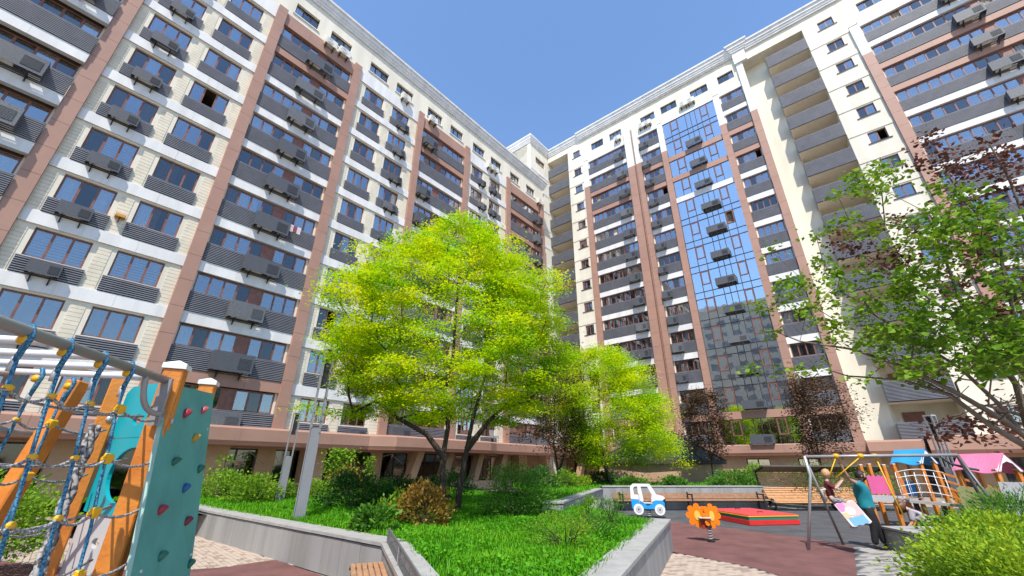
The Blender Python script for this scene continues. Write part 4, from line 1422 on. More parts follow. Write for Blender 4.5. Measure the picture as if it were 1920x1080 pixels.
for x, y in ((8.42, 11.35), (8.95, 11.22), (9.35, 11.25)):
    q = MB(); q.tube([V(x - .05, y, 2.115), V(x + .05, y, 2.115)], .058, 8); q.build('hanger_clamp', M_YEL, SW, smooth=True)
# printed toddler seat: plates in pink, white and blue
Mseat = Matrix.Translation(SE + V(.07, -.36, -.12)) @ Matrix.Rotation(math.radians(-25), 4, 'Z') @ Matrix.Rotation(math.radians(-38), 4, 'X') @ Matrix.Rotation(math.radians(-18), 4, 'Y') @ Matrix.Scale(.86, 4)
def wavy(x0, x1, z0, z1, amp, n=20):
    pts = [(x0, z0)]
    pts += [(x0 + (x1 - x0) * i / n, z0 - amp * abs(math.sin(i * math.pi * 3 / n))) for i in range(1, n)]
    pts += [(x1, z0), (x1, z1)]
    pts += [(x1 - (x1 - x0) * i / n, z1 + amp * abs(math.sin(i * math.pi * 3 / n))) for i in range(1, n)]
    pts += [(x0, z1)]
    return pts
q = MB(); q.prism(wavy(-.26, .26, -.4, .24, .03), Mseat, .03); SEAT = q.build('swing_seat', mat('seat_white', (0.42, 0.40, 0.41), .5, .05), SW)
for poly, c, dy in ((wavy(-.24, .0, .02, .24, .02), (0.55, 0.10, 0.27), -.006), (wavy(-.05, .24, -.16, .2, .03), (0.55, 0.25, 0.24), -.009), (wavy(-.2, .2, -.4, -.2, .02), (0.03, 0.22, 0.52), -.006), (ell(-.02, -.02, .13, .13, 6), (0.5, 0.44, 0.45), -.012), ([(-.25, -.02), (-.12, -.04), (-.08, -.2), (-.24, -.2)], (0.5, 0.28, 0.12), -.006)):
    q = MB(); q.prism(poly, Mseat @ Matrix.Translation((0, dy, 0)), .004); q.build('seat_print', mat('print_%d' % int(c[0] * 100 + c[1] * 1000), c, .5, .03), SEAT)
q = MB(); q.tube([SE + V(-.22, -.02, .05), SE + V(-.25, 0, .3), SE + V(.0, -.1, .36), SE + V(.24, .02, .3)], .03, 8); q.build('safety_bar', M_LGREY, SW, smooth=True)

# ---------------------------------------------------------------- play towers
def ppost(root, x, y, z1, m=None, lean=(0, 0)):
    q = MB(); q.beam((x, y, 0), (x + lean[0], y + lean[1], z1), .1, .1)
    p = q.build('post', m or M_ORANGE, root)
    c = MB(); c.box(-.055, .055, -.055, .055, 0, .03); c.build('post_cap', M_CAP, p, (x + lean[0], y + lean[1], z1))
    return p
def platem(root, name, m, poly, a, b, t=.025, dz=0):
    """flat panel spanning from point a towards b, poly in (along, height)"""
    d = (b - a); d.z = 0; d.normalize()
    M = Matrix.Translation(a) @ Matrix((d, V(-d.y, d.x, 0), V(0, 0, 1))).transposed().to_4x4()
    q = MB(); q.prism(poly, M, t); return q.build(name, m, root)
def scallop(w, z0, z1, k=4, amp=.06, n=24):
    return [(0, z0), (w, z0)] + [(w * (1 - i / n), z1 + amp * abs(math.sin(math.pi * k * i / n))) for i in range(n + 1)]
M_PINK = mat('pink_panel', (0.72, 0.13, 0.32), .45, .04)
M_PINKR = mat('pink_roof', (0.75, 0.20, 0.35), .5, .05)
M_BLUR = mat('blue_roof', (0.03, 0.32, 0.68), .45, .04)
M_OLIVE = mat('olive_panel', (0.28, 0.27, 0.12), .55, .05)
PT = thing('play_tower', 'orange posted play tower with a blue gable roof, pink panel and hoop tunnel', 'playground', (0, 0, 0), 0, 'orange play towers')
for x, y, z in ((12.42, 15.72, 1.92), (12.9, 15.32, 1.92), (13.2, 16.3, 1.95), (13.72, 15.85, 1.95)):
    ppost(PT, x, y, z)
platem(PT, 'pink_panel', M_PINK, scallop(.52, 1.02, 1.55), V(12.45, 15.62, 0), V(12.9, 15.25, 0))
platem(PT, 'deck_edge', M_LGREY, [(0, .78), (.95, .78), (.95, .98), (0, .98)], V(12.35, 15.66, 0), V(12.95, 15.18, 0), .04)
q = MB(); q.add([(12.4, 15.7, .88), (12.95, 15.25, .88), (14.6, 15.6, .9), (14.0, 16.2, .9)], ((0, 1, 2, 3),)); q.build('deck', mat('deck_grey', (0.25, 0.25, 0.26), .7, .1), PT)
q = MB()
for i in range(5):       # roof poles under the blue gable
    pass
dd = V(.191, -.981, 0).normalized(); nn_ = V(-dd.y, dd.x, 0)
r0 = V(13.72, 15.95, 0)
for u_, v_ in ((.1, .08), (.92, .08), (.1, .68), (.92, .68)):
    p_ = r0 + dd * u_ + nn_ * v_
    ppost(PT, p_.x, p_.y, 2.02)
def gable(root, a, d, n, L, D, ze, zr, m, gm):
    ridge0, ridge1 = a + n * (D / 2) + V(0, 0, zr), a + n * (D / 2) + d * L + V(0, 0, zr)
    for s in (0, 1):
        e0, e1 = a + n * (D * s) + V(0, 0, ze), a + n * (D * s) + d * L + V(0, 0, ze)
        q = MB(); k = 12
        up = V(0, 0, .02)
        lo = [e0 + (e1 - e0) * (i / k) + V(0, 0, .05 * math.sin(i * math.pi * 2 / k)) for i in range(k + 1)]
        hi = [ridge0 + (ridge1 - ridge0) * (i / k) for i in range(k + 1)]
        for i in range(k):
            q.quad(lo[i], lo[i + 1], hi[i + 1], hi[i])
            q.quad(lo[i] - up, hi[i] - up, hi[i + 1] - up, lo[i + 1] - up)
            q.quad(lo[i], lo[i] - up, lo[i + 1] - up, lo[i + 1])
        q.build('roof_panel', m, root)
    for t in (0.02, L - .04):
        p = a + d * t
        pts = []
        apex_ = p + n * (D / 2) + V(0, 0, zr - .02)
        q = MB()
        outer = [(0, ze + .0), (D / 2, zr - .02), (D, ze)]
        inner = [(D * .14, ze), (D * .3, ze + (zr - ze) * .42), (D * .5, ze + (zr - ze) * .55), (D * .7, ze + (zr - ze) * .42), (D * .86, ze)]
        M = Matrix.Translation(p) @ Matrix((n, d, V(0, 0, 1))).transposed().to_4x4()
        q.prism([outer[0], outer[1], inner[2], inner[1], inner[0]], M, .025)
        q.prism([inner[2], outer[1], outer[2], inner[4], inner[3]], M, .025)
        q.build('gable_panel', gm, root)
gable(PT, r0, dd, nn_, 1.02, .78, 1.98, 2.44, M_BLUR, M_CWH)
platem(PT, 'blue_panel', M_CBL, [(0, .95), (.3, .95), (.3, 1.4), (0, 1.4)], V(14.05, 16.1, 0), V(14.5, 15.7, 0))
# hoop tunnel: white hoops in front of the deck
for i in range(6):
    t = i / 5
    c = V(13.15 + 1.1 * t, 15.2 - .55 * t, .92)
    q = MB(); q.tube([c + V(.0, 0, 0) + V(.42 * math.cos(a) * .7, .42 * math.cos(a) * .7, .78 * math.sin(a)) for a in [math.pi * k / 12 for k in range(13)]], .010, 6); q.build('hoop', M_CWH, PT, smooth=True)
for h_, s_ in ((.1, 1), (.35, 1), (.6, .7), (.78, .1)):
    q = MB(); q.tube([V(13.15 + 1.1 * t - .3 * s_, 15.2 - .55 * t - .3 * s_, .92 + h_ + .1 * math.sin(math.pi * t)) for t in [k / 8 for k in range(9)]], .010, 6); q.build('tunnel_rail', M_CWH, PT, smooth=True)
q = MB(); q.beam(V(13.0, 14.95, .85), V(14.6, 14.1, .72), .5, .08); q.build('walkway', mat('walkway_grey', (0.33, 0.32, 0.31), .8, .1), PT)
for x, y in ((13.3, 15.0), (13.9, 14.7), (14.3, 14.4)):
    ppost(PT, x, y, .82, mat('dark_timber', (0.09, 0.045, 0.03), .6, .1))
# stepped ramp of orange beams
for i in range(4):
    t = i / 3
    a = V(14.35 + .35 * t, 14.3 - .5 * t, 0)
    q = MB(); q.beam(a + V(0, 0, .02), a + V(-.15, .3, 1.25 - .12 * i), .12, .14); q.build('ramp_beam', M_ORANGE, PT)
for i in range(5):
    z = .35 + .22 * i
    q = MB(); q.beam(V(14.15, 14.6, z + .45), V(14.95, 13.7, z), .1, .06); q.build('ramp_rail', M_ORANGE, PT)
PR = thing('play_tower', 'orange posted play tower with a pink gable roof, olive panel and white slide wall', 'playground', (0, 0, 0), 0, 'orange play towers')
dd = V(.122, -.993, 0).normalized(); nn_ = V(-dd.y, dd.x, 0)
r0 = V(13.4, 13.48, 0)
for u_, v_ in ((.1, .08), (1.05, .08), (.1, .78), (1.05, .78)):
    p_ = r0 + dd * u_ + nn_ * v_
    ppost(PR, p_.x, p_.y, 1.8)
gable(PR, r0, dd, nn_, 1.16, .88, 1.76, 2.24, M_PINKR, M_CWH)
platem(PR, 'olive_panel', M_OLIVE, scallop(.85, .72, 1.3, 3, .07), V(12.95, 13.1, 0), V(13.6, 12.5, 0))
platem(PR, 'slide_wall', M_LGREY, [(0, .75), (.5, .62), (.75, .62), (.85, .8), (.8, 1.3), (.62, 1.5), (.05, 1.5)], V(13.35, 12.35, 0), V(13.9, 11.7, 0))
platem(PR, 'slide', M_GREYST, [(0, .55), (.9, .05), (1.0, .05), (.1, .62)], V(13.4, 12.3, 0), V(14.3, 11.4, 0), .5)
q = MB(); q.add([(13.0, 13.2, .8), (13.6, 12.7, .8), (14.5, 12.95, .8), (13.95, 13.55, .8)], ((0, 1, 2, 3),)); q.build('deck', MATS['deck_grey'], PR)

# ---------------------------------------------------------------- small things on the facade
BX = thing('wall_box', 'small orange box fixed to the cream siding between two windows', 'box', tuple(LB.matrix_basis @ V(.46, -.2, 11.1)), math.atan2(DLv.y, DLv.x))

def onleft(x, y, z):
    return tuple(-26.5 * NL + DLv * x - NL * y * 1.0 + Vector((0, 0, z)))
BX.location = onleft(.47, -.03, 13.25)
q = MB(); q.box(-.2, .2, -.3, 0, 0, .16); bevel(q.build('box_body', mat('orange_box', (0.6, 0.28, 0.05), .6, .1), BX), .01)
q = MB(); q.beam((0, -.25, 0), (0, 0, -.2), .04, .04); q.build('bracket', M_BLACK, BX)
LY = thing('laundry', 'pink and white washing hung over a balcony basket', 'laundry', onleft(8.2, -.55, 16.4), math.atan2(DLv.y, DLv.x))
for i, c in enumerate(((0.4, 0.1, 0.16), (0.65, 0.55, 0.55), (0.3, 0.08, 0.14), (0.7, 0.6, 0.6))):
    q = MB()
    for k in range(6):
        x0, x1 = -.45 + i * .24 + k * .04, -.45 + i * .24 + (k + 1) * .04
        y0, y1 = (.03 if k % 2 else -.02), (-.02 if k % 2 else .03)
        q.quad((x0, y0, -.35 - .1 * (i % 2)), (x1, y1, -.35 - .1 * (i % 2)), (x1, y1, .05), (x0, y0, .05))
    q.build('cloth', mat('cloth_%d' % i, c, .9, .05), LY)
CH = thing('chair', 'dark outdoor chair standing on the brown canopy', 'chair', onleft(28.2, -.75, 3.78), math.atan2(DLv.y, DLv.x))
q = MB(); q.box(-.28, .28, -.28, .28, .4, .46); q.build('seat', M_TUBE, CH)
q = MB(); q.beam((-.0, .26, .46), (-.0, .36, 1.0), .56, .05, up=(0, 1, 0)); q.build('backrest', M_TUBE, CH)
for sx in (-1, 1):
    for sy in (-1, 1):
        q = MB(); q.beam((sx * .25, sy * .25, 0), (sx * .25, sy * .25, .42), .04, .04); q.build('leg', M_TUBE, CH)

# ================================================================== PEOPLE
M_SKIN = mat('skin', (0.45, 0.24, 0.16), .5, .05, 9)
M_SKIN2 = mat('skin_fair', (0.6, 0.36, 0.27), .5, .05, 9)
def skinmesh(name, chains, m, parent, sub=2):
    """chains: lists of (point, radius); first chain holds the root; points shared by closeness"""
    vs, rs, es, roots = [], [], [], []
    def idx(p, r, force=False):
        for i, q in enumerate(vs):
            if not force and (q - p).length < 1e-4:
                return i
        vs.append(Vector(p)); rs.append(r)
        return len(vs) - 1
    seen = set()
    for ch in chains:
        ids = [idx(Vector(p), r) for p, r in ch]
        es += [(a, b) for a, b in zip(ids, ids[1:]) if a != b]
    me = bpy.data.meshes.new(name)
    me.from_pydata(vs, es, [])
    me.materials.append(m)
    o = new(name, me, parent)
    sk = o.modifiers.new('skin', 'SKIN')
    sk.use_smooth_shade = True
    lay = me.skin_vertices[0].data if len(me.skin_vertices) else None
    comp = list(range(len(vs)))
    def find(i):
        while comp[i] != i:
            i = comp[i]
        return i
    for a, b in es:
        comp[find(a)] = find(b)
    done = set()
    for i in range(len(vs)):
        r = rs[i]
        lay[i].radius = r if isinstance(r, tuple) else (r, r)
        f = find(i)
        lay[i].use_root = f not in done
        done.add(f)
    ss = o.modifiers.new('subsurf', 'SUBSURF')
    ss.levels = ss.render_levels = sub
    return o

def hand_chains(w, d, side, s=1.0):
    """palm and five curled fingers from wrist w along d; side = direction of the thumb"""
    d = d.normalized(); side = (side - d * side.dot(d)).normalized(); n = d.cross(side)
    k = w + d * .075 * s
    ch = [[(w, .024 * s), (w + d * .04 * s, .03 * s), (k, .028 * s)]]
    for i, L in enumerate((.07, .08, .074, .058)):
        b = k + side * (.028 - .019 * i) * s - d * .012 * s
        p1 = b + d * L * .5 * s
        p2 = p1 + (d * .5 + n * .8).normalized() * L * .35 * s
        p3 = p2 + (n * .9 - d * .2).normalized() * L * .28 * s
        ch.append([(b, .0095 * s), (p1, .009 * s), (p2, .0082 * s), (p3, .007 * s)])
    t0 = w + d * .03 * s + side * .02 * s
    ch.append([(t0, .011 * s), (t0 + (side + d * .6).normalized() * .035 * s, .0105 * s), (t0 + (side * .5 + d + n * .4).normalized() * .065 * s, .009 * s)])
    return ch

def head_mesh(parent, c, f, r, m, hair_m, hair='short', beard=None, tilt=None):
    """head with brow, nose, mouth, ears and hair; c centre, f facing, r half height"""
    f = f.normalized(); up = (tilt or V(0, 0, 1)); up = (up - f * up.dot(f)).normalized(); s = up.cross(f)
    M3 = Matrix((s, f, up)).transposed()
    q = MB()
    nu, nv = 16, 12
    vs = []
    for j in range(nv + 1):
        ph = math.pi * j / nv
        z = math.cos(ph)
        for i in range(nu):
            th = 2 * math.pi * i / nu
            x, y = math.sin(ph) * math.sin(th) * .76, math.sin(ph) * math.cos(th) * .9
            if z < -.2:
                k = 1 - .35 * (-.2 - z)
                x *= k
                y *= 1 - .15 * (-.2 - z) if y > 0 else 1 - .5 * (-.2 - z)
            if y > .5 and abs(x) < .2:
                y += .16 * math.exp(-((z + .12) / .16) ** 2) * (1 - abs(x) / .2)        # nose
            if y > .45 and .12 < abs(x) < .45:
                y -= .06 * math.exp(-((z - .08) / .1) ** 2)                              # eye sockets
            vs.append(c + M3 @ Vector((x * r, y * r, z * r)))
    q.add(vs, [(j * nu + i, (j + 1) * nu + i, (j + 1) * nu + (i + 1) % nu, j * nu + (i + 1) % nu) for j in range(nv) for i in range(nu)])
    for sx in (-1, 1):
        q.ball(c + M3 @ Vector((sx * .77 * r, -.05 * r, -.05 * r)), (.1 * r, .16 * r, .22 * r), 8, 6, 0, M3)
    hd = q.build('head', m, parent, smooth=True)
    for sx in (-1, 1):
        e = MB(); e.ball(c + M3 @ Vector((sx * .3 * r, .74 * r, .08 * r)), .1 * r, 8, 6); e.build('eye', MATS['black_steel'], hd, smooth=True)
    e = MB(); e.tube([c + M3 @ Vector((x * r, (.80 - abs(x) * .3) * r, -.5 * r)) for x in (-.22, 0, .22)], .05 * r, 6); e.build('mouth', mat('lips', (0.35, 0.1, 0.09), .5, .03), hd, smooth=True)
    h = MB()
    vs = []
    rr = random.Random(4)
    for j in range(9):
        ph = math.pi * .62 * j / 8
        for i in range(20):
            th = 2 * math.pi * i / 20
            front = math.cos(th) > .35
            p2 = min(ph, math.pi * .3) if front else ph
            k = 1.09 + rr.uniform(-.03, .04)
            vs.append(c + M3 @ Vector((math.sin(p2) * math.sin(th) * .78 * r * k, math.sin(p2) * math.cos(th) * .92 * r * k, math.cos(p2) * r * k)))
    h.add(vs, [(j * 20 + i, (j + 1) * 20 + i, (j + 1) * 20 + (i + 1) % 20, j * 20 + (i + 1) % 20) for j in range(8) for i in range(20)])
    if hair == 'long':
        for i in range(26):
            th = math.pi * (.45 + 1.1 * i / 25)
            a = c + M3 @ Vector((math.sin(th) * .8 * r, math.cos(th) * .95 * r, .1 * r))
            pts = [a, a + V(0, 0, -.8 * r) + f * (.2 * r), a + V(0, 0, -2.0 * r) + f * rr.uniform(.1, .6) * r]
            h.tube(pts, [.22 * r, .24 * r, .08 * r], 5)
    h.build('hair', hair_m, parent, smooth=True)
    if beard:
        b = MB()
        vs = []
        for j in range(5):
            for i in range(9):
                th = math.radians(-75 + 150 * i / 8)
                z = -.25 - .2 * j
                k = math.sqrt(max(.05, 1 - z * z)) * 1.06
                vs.append(c + M3 @ Vector((math.sin(th) * .76 * k * r, math.cos(th) * .93 * k * r, z * 1.04 * r)))
        b.add(vs, [(j * 9 + i, j * 9 + i + 1, (j + 1) * 9 + i + 1, (j + 1) * 9 + i) for j in range(4) for i in range(8)])
        b.build('beard', beard, parent, smooth=True)
    return hd

# man
MO = V(9.13, 11.72, 0)
fw = V(.80, -.42, 0).normalized(); lf = V(-fw.y, fw.x, 0)
MAN = thing('person', 'man in a teal t-shirt and black trousers holding a yellow swing hanger', 'person', (0, 0, 0))
def mp(f, l, z):
    return MO + fw * f + lf * l + V(0, 0, z)
pel, wai, che, nec = mp(-.02, 0, .96), mp(-.03, 0, 1.12), mp(-.04, 0, 1.33), mp(-.0, 0, 1.5)
hipL, hipR = mp(0, .1, .9), mp(0, -.1, .9)
kL, kR = mp(.1, .12, .5), mp(-.02, -.1, .5)
aL, aR = mp(.14, .14, .09), mp(-.1, -.12, .09)
tL, tR = mp(.32, .16, .04), mp(.08, -.15, .04)
shL, shR = mp(-.05, .19, 1.43), mp(-.06, -.19, 1.43)
hR = Vector(rayat(1577, 873, 14.3))
elR = (shR + hR) / 2 + V(0, 0, -.09) - fw * .05
elL, hL = mp(-.08, .29, 1.16), mp(.06, .28, .94)
body = [[(pel, (.11, .09)), (wai, (.11, .09)), (che, (.15, .11)), (nec, .06), (mp(.02, 0, 1.57), .055)],
        [(pel, (.11, .09)), (hipL, .07), (kL, .055), (aL, .04)], [(pel, (.11, .09)), (hipR, .07), (kR, .055), (aR, .04)],
        [(che, (.15, .11)), (shL, .06), (elL, .042), (hL, .028)], [(che, (.15, .11)), (shR, .06), (elR, .042), (hR, .028)]]
body += hand_chains(hL, hL - elL, fw) + hand_chains(hR, hR - elR, fw)
skinmesh('body', body, M_SKIN, MAN)
SHC = mat('teal_shirt', (0.01, 0.22, 0.27), .7, .12, 6)
skinmesh('t_shirt', [[(mp(-.02, 0, .84), (.205, .165)), (mp(-.02, 0, .95), (.2, .16)), (wai, (.2, .155)), (che, (.235, .175)), (mp(-.02, 0, 1.48), (.11, .1))],
                     [(che, (.235, .175)), (shL, .1), ((shL * .45 + elL * .55), .085)], [(che, (.235, .175)), (shR, .1), ((shR * .45 + elR * .55), .085)]], SHC, MAN)
skinmesh('trousers', [[(mp(-.02, 0, 1.06), (.165, .13)), (mp(-.01, 0, .92), (.19, .15))], [(mp(-.01, 0, .92), (.19, .15)), (hipL, .125), (kL, .09), (mp(.14, .14, .1), .075)],
                      [(mp(-.01, 0, .92), (.19, .15)), (hipR, .125), (kR, .09), (mp(-.1, -.12, .1), .075)]], mat('black_cloth', (0.012, 0.012, 0.014), .8, .2, 8), MAN)
for a, t in ((aL, tL), (aR, tR)):
    b = V(a.x, a.y, .045)
    skinmesh('shoe', [[(V(a.x, a.y, .11), .055), (b, .06), (b + (t - b) * .6, .052), (b + (t - b) * 1.2, .036)], [(b, .06), (b - (t - b) * .3, .05)]], mat('black_shoe', (0.015, 0.015, 0.017), .4, .1), MAN)
q = MB(); q.beam(mp(-.0, -.155, 1.36) , mp(.04, -.16, .98), .02, .02); 
head_mesh(MAN, mp(.05, 0, 1.645), fw + lf * .1, .125, M_SKIN, mat('dark_hair', (0.02, 0.014, 0.011), .6, .2, 30), beard=mat('dark_beard', (0.03, 0.018, 0.013), .7, .2, 40))

# child on the swing
CHI = thing('person', 'blond child in a black and red top sitting in the printed swing seat', 'person', (0, 0, 0))
cf = V(.82, -.5, 0).normalized(); cl = V(-cf.y, cf.x, 0)
CO = V(8.06, 11.42, 1.12)
def cpnt(f, l, z):
    return CO + cf * f + cl * l + V(0, 0, z)
pe, ch_, ne = cpnt(0, 0, 0), cpnt(-.03, 0, .26), cpnt(0, 0, .42)
cshL, cshR = cpnt(-.02, .12, .36), cpnt(-.02, -.12, .36)
ceL, chL = cpnt(.14, .2, .26), cpnt(.3, .12, .42)
ceR, chR = cpnt(.12, -.2, .24), cpnt(.28, -.14, .4)
kL2, kR2 = cpnt(.26, .09, -.04), cpnt(.25, -.09, -.05)
aL2, aR2 = cpnt(.27, .1, -.36), cpnt(.22, -.1, -.56)
bd2 = [[(pe, (.1, .085)), (ch_, (.11, .085)), (ne, .04), (cpnt(.01, 0, .47), .038)], [(pe, (.1, .085)), (cpnt(.02, .07, -.02), .065), (kL2, .045), (aL2, .03), (aL2 + cf * .1 + V(0, 0, -.03), .025)],
       [(pe, (.1, .085)), (cpnt(.02, -.07, -.02), .065), (kR2, .045), (aR2, .03), (aR2 + cf * .1 + V(0, 0, -.03), .025)],
       [(ch_, (.11, .085)), (cshL, .045), (ceL, .032), (chL, .022)], [(ch_, (.11, .085)), (cshR, .045), (ceR, .032), (chR, .022)]]
bd2 += hand_chains(chL, chL - ceL, V(0, 0, 1), .7) + hand_chains(chR, chR - ceR, V(0, 0, 1), .7)
skinmesh('body', bd2, M_SKIN2, CHI)
skinmesh('top', [[(cpnt(0, 0, .02), (.125, .105)), (ch_, (.13, .105)), (cpnt(-.01, 0, .4), (.07, .06))], [(ch_, (.13, .105)), (cshL, .06), (ceL, .048)], [(ch_, (.13, .105)), (cshR, .06), (ceR, .048)]],
         mat('black_red_top', (0.22, 0.015, 0.02), .8, .1, 14, col2=(0.012, 0.012, 0.014)), CHI)
skinmesh('leggings', [[(cpnt(0, 0, .04), (.115, .1)), (cpnt(0, 0, -.01), (.115, .1))], [(cpnt(0, 0, -.01), (.115, .1)), (cpnt(.02, .07, -.02), .078), (kL2, .058), (aL2 + V(0, 0, .05), .042)],
                      [(cpnt(0, 0, -.01), (.115, .1)), (cpnt(.02, -.07, -.02), .078), (kR2, .058), (aR2 + V(0, 0, .05), .042)]], mat('patterned_cloth', (0.35, 0.33, 0.33), .8, .1, 30, col2=(0.02, 0.02, 0.025)), CHI)
for a in (aL2, aR2):
    skinmesh('shoe', [[(a - cf * .03 + V(0, 0, -.03), .032), (a + cf * .05 + V(0, 0, -.035), .032), (a + cf * .12 + V(0, 0, -.04), .024)]], mat('grey_shoe', (0.4, 0.39, 0.38), .6, .1), CHI)
head_mesh(CHI, cpnt(.02, 0, .58), cf + cl * .2, .105, M_SKIN2, mat('blond_hair', (0.5, 0.3, 0.13), .55, .15, 40))

# woman bending forward behind the planter
WO = thing('person', 'long haired woman in a pale grey shirt crouching behind the stone planter', 'person', (0, 0, 0))
wd_ = 16.3
hp, cp_, hd_ = Vector(rayat(1752, 985, wd_)), Vector(rayat(1713, 962, wd_)), Vector(rayat(1688, 944, wd_ - .05))
ax = (cp_ - hp).normalized()
wf_ = V(-.78, .55, 0).normalized(); wl = V(-wf_.y, wf_.x, 0)
s1_, s2_ = cp_ + wl * .16 + ax * .06, cp_ - wl * .16 + ax * .06
e1, h1 = s1_ + wf_ * .05 + V(0, 0, -.24), s1_ + wf_ * .2 + V(0, 0, -.4)
e2, h2 = s2_ - wf_ * .12 + V(0, 0, -.2), s2_ - wf_ * .02 + V(0, 0, -.42)
kk1, kk2 = hp + wf_ * .38 + wl * .12 + V(0, 0, .0), hp + wf_ * .36 - wl * .12 + V(0, 0, -.02)
kk1.z = kk2.z = .42
f1, f2 = V(hp.x, hp.y, .06) + wf_ * .1 + wl * .12, V(hp.x, hp.y, .06) + wf_ * .12 - wl * .12
bw = [[(hp, (.15, .13)), ((hp + cp_) / 2, (.13, .11)), (cp_, (.15, .11)), (cp_ + ax * .16, .05), (hd_, .05)], [(hp, (.15, .13)), (hp + wl * .1, .1), (kk1, .06), (f1, .04), (f1 + wf_ * .15 + V(0, 0, -.02), .03)],
      [(hp, (.15, .13)), (hp - wl * .1, .1), (kk2, .06), (f2, .04), (f2 + wf_ * .15 + V(0, 0, -.02), .03)], [(cp_, (.15, .11)), (s1_, .055), (e1, .038), (h1, .025)], [(cp_, (.15, .11)), (s2_, .055), (e2, .038), (h2, .025)]]
bw += hand_chains(h1, h1 - e1, wf_, .9) + hand_chains(h2, h2 - e2, wf_, .9)
skinmesh('body', bw, M_SKIN2, WO)
skinmesh('shirt', [[(hp + ax * .02, (.185, .165)), ((hp + cp_) / 2, (.165, .145)), (cp_, (.18, .14)), (cp_ + ax * .12, (.08, .07))], [(cp_, (.18, .14)), (s1_, .075), (e1, .06)], [(cp_, (.18, .14)), (s2_, .075), (e2, .06)]],
         mat('grey_shirt', (0.42, 0.39, 0.41), .8, .06, 8), WO)
skinmesh('trousers', [[(hp, (.17, .15)), (hp + wl * .1, .125), (kk1, .085), (f1 + V(0, 0, .06), .055)], [(hp, (.17, .15)), (hp - wl * .1, .125), (kk2, .085), (f2 + V(0, 0, .06), .055)]], MATS['black_cloth'], WO)
q = MB(); q.tube([s1_ + V(0, 0, .07), (cp_ + hp) / 2 + V(0, 0, .17) - wl * .04, hp - wl * .16 + V(0, 0, .1)], .014, 6); q.build('bag_strap', mat('brown_leather', (0.12, 0.03, 0.03), .5, .1), WO)
for a in (f1, f2):
    skinmesh('shoe', [[(a - wf_ * .05 + V(0, 0, -.015), .04), (a + wf_ * .08 + V(0, 0, -.02), .038), (a + wf_ * .17 + V(0, 0, -.025), .028)]], MATS['black_shoe'], WO)
head_mesh(WO, hd_, wf_ * .8 + V(0, 0, -.35), .12, M_SKIN2, mat('brown_hair', (0.17, 0.075, 0.035), .5, .2, 30), hair='long', tilt=V(0, 0, 1))

# ================================================================== TREES, SHRUBS, GRASS
NP = np.random.default_rng(3)
def leaf_mesh(name, P, size, m, flat=0.55, droop=0.0, aspect=1.7, rng=NP, outw=None):
    """one two-triangle leaf per point, folded along its rib; P (n,3)"""
    n = len(P)
    az = rng.uniform(0, 2 * np.pi, n)
    D = np.stack([np.cos(az), np.sin(az), rng.normal(-droop, .35, n)], 1)
    if outw is not None:
        D = D * .6 + outw
    D /= np.linalg.norm(D, axis=1, keepdims=True) + 1e-9
    N = rng.normal(0, 1, (n, 3)) * (1 - flat)
    N[:, 2] += flat * 1.6
    S = np.cross(D, N); S /= np.linalg.norm(S, axis=1, keepdims=True) + 1e-9
    N = np.cross(S, D)
    L = size * rng.uniform(.6, 1.35, n)[:, None]
    W = L / aspect / 2
    v = np.empty((n, 4, 3))
    v[:, 0] = P
    v[:, 1] = P + D * L * .45 + S * W + N * L * .08
    v[:, 2] = P + D * L
    v[:, 3] = P + D * L * .45 - S * W + N * L * .08
    me = bpy.data.meshes.new(name)
    me.vertices.add(n * 4)
    me.vertices.foreach_set('co', v.reshape(-1))
    me.loops.add(n * 4)
    me.loops.foreach_set('vertex_index', np.arange(n * 4, dtype=np.int32))
    me.polygons.add(n)
    me.polygons.foreach_set('loop_start', np.arange(0, n * 4, 4, dtype=np.int32))
    me.polygons.foreach_set('loop_total', np.full(n, 4, dtype=np.int32))
    me.materials.append(m)
    me.update(calc_edges=True)
    return me

def skeleton(stems, tips, rng, droopy=.15, r_tip=.006, r_pow=.48, stem_r=.0, step=.45):
    """connect crown tips to the stems, nearest first, with gently bent twigs; returns list of (points, radii)"""
    nodes = []        # (pos, parent index)
    for st in stems:
        prev = None
        for p in st:
            nodes.append([Vector(p), prev]); prev = len(nodes) - 1
    base = len(nodes)
    pos = [n[0] for n in nodes]
    tips = [Vector(t) for t in tips]
    tops = pos[:]
    order = sorted(range(len(tips)), key=lambda i: min((tips[i] - p).length for p in tops))
    arr = np.array([tuple(p) for p in pos])
    for i in order:
        t = tips[i]
        d = np.linalg.norm(arr - np.array(t), axis=1)
        dz = np.maximum(0, arr[:, 2] - (t.z - .02))      # prefer to grow upwards
        j = int(np.argmin(d + dz * 1.2))
        a = nodes[j][0]
        L = (t - a).length
        k = max(1, int(L / step))
        prev = j
        for s in range(1, k + 1):
            u = s / k
            p = a + (t - a) * u + V(0, 0, droopy * L * u * (1 - u)) + Vector(rng.normal(0, .067 * step, 3) * (1 if s < k else 0) * min(1, L))
            nodes.append([p, prev]); prev = len(nodes) - 1
            arr = np.vstack([arr, np.array(p)])
    w = [0.0] * len(nodes)
    kids = [0] * len(nodes)
    for n in nodes:
        if n[1] is not None:
            kids[n[1]] += 1
    for i in range(len(nodes) - 1, -1, -1):
        if kids[i] == 0:
            w[i] += 1
        if nodes[i][1] is not None:
            w[nodes[i][1]] += w[i]
    rad = [r_tip * max(1, x) ** r_pow for x in w]
    k = 0
    for st in stems:
        for i in range(len(st)):
            rad[k] = max(rad[k], stem_r * (1 - .75 * i / max(1, len(st) - 1)))
            k += 1
    return nodes, rad, base

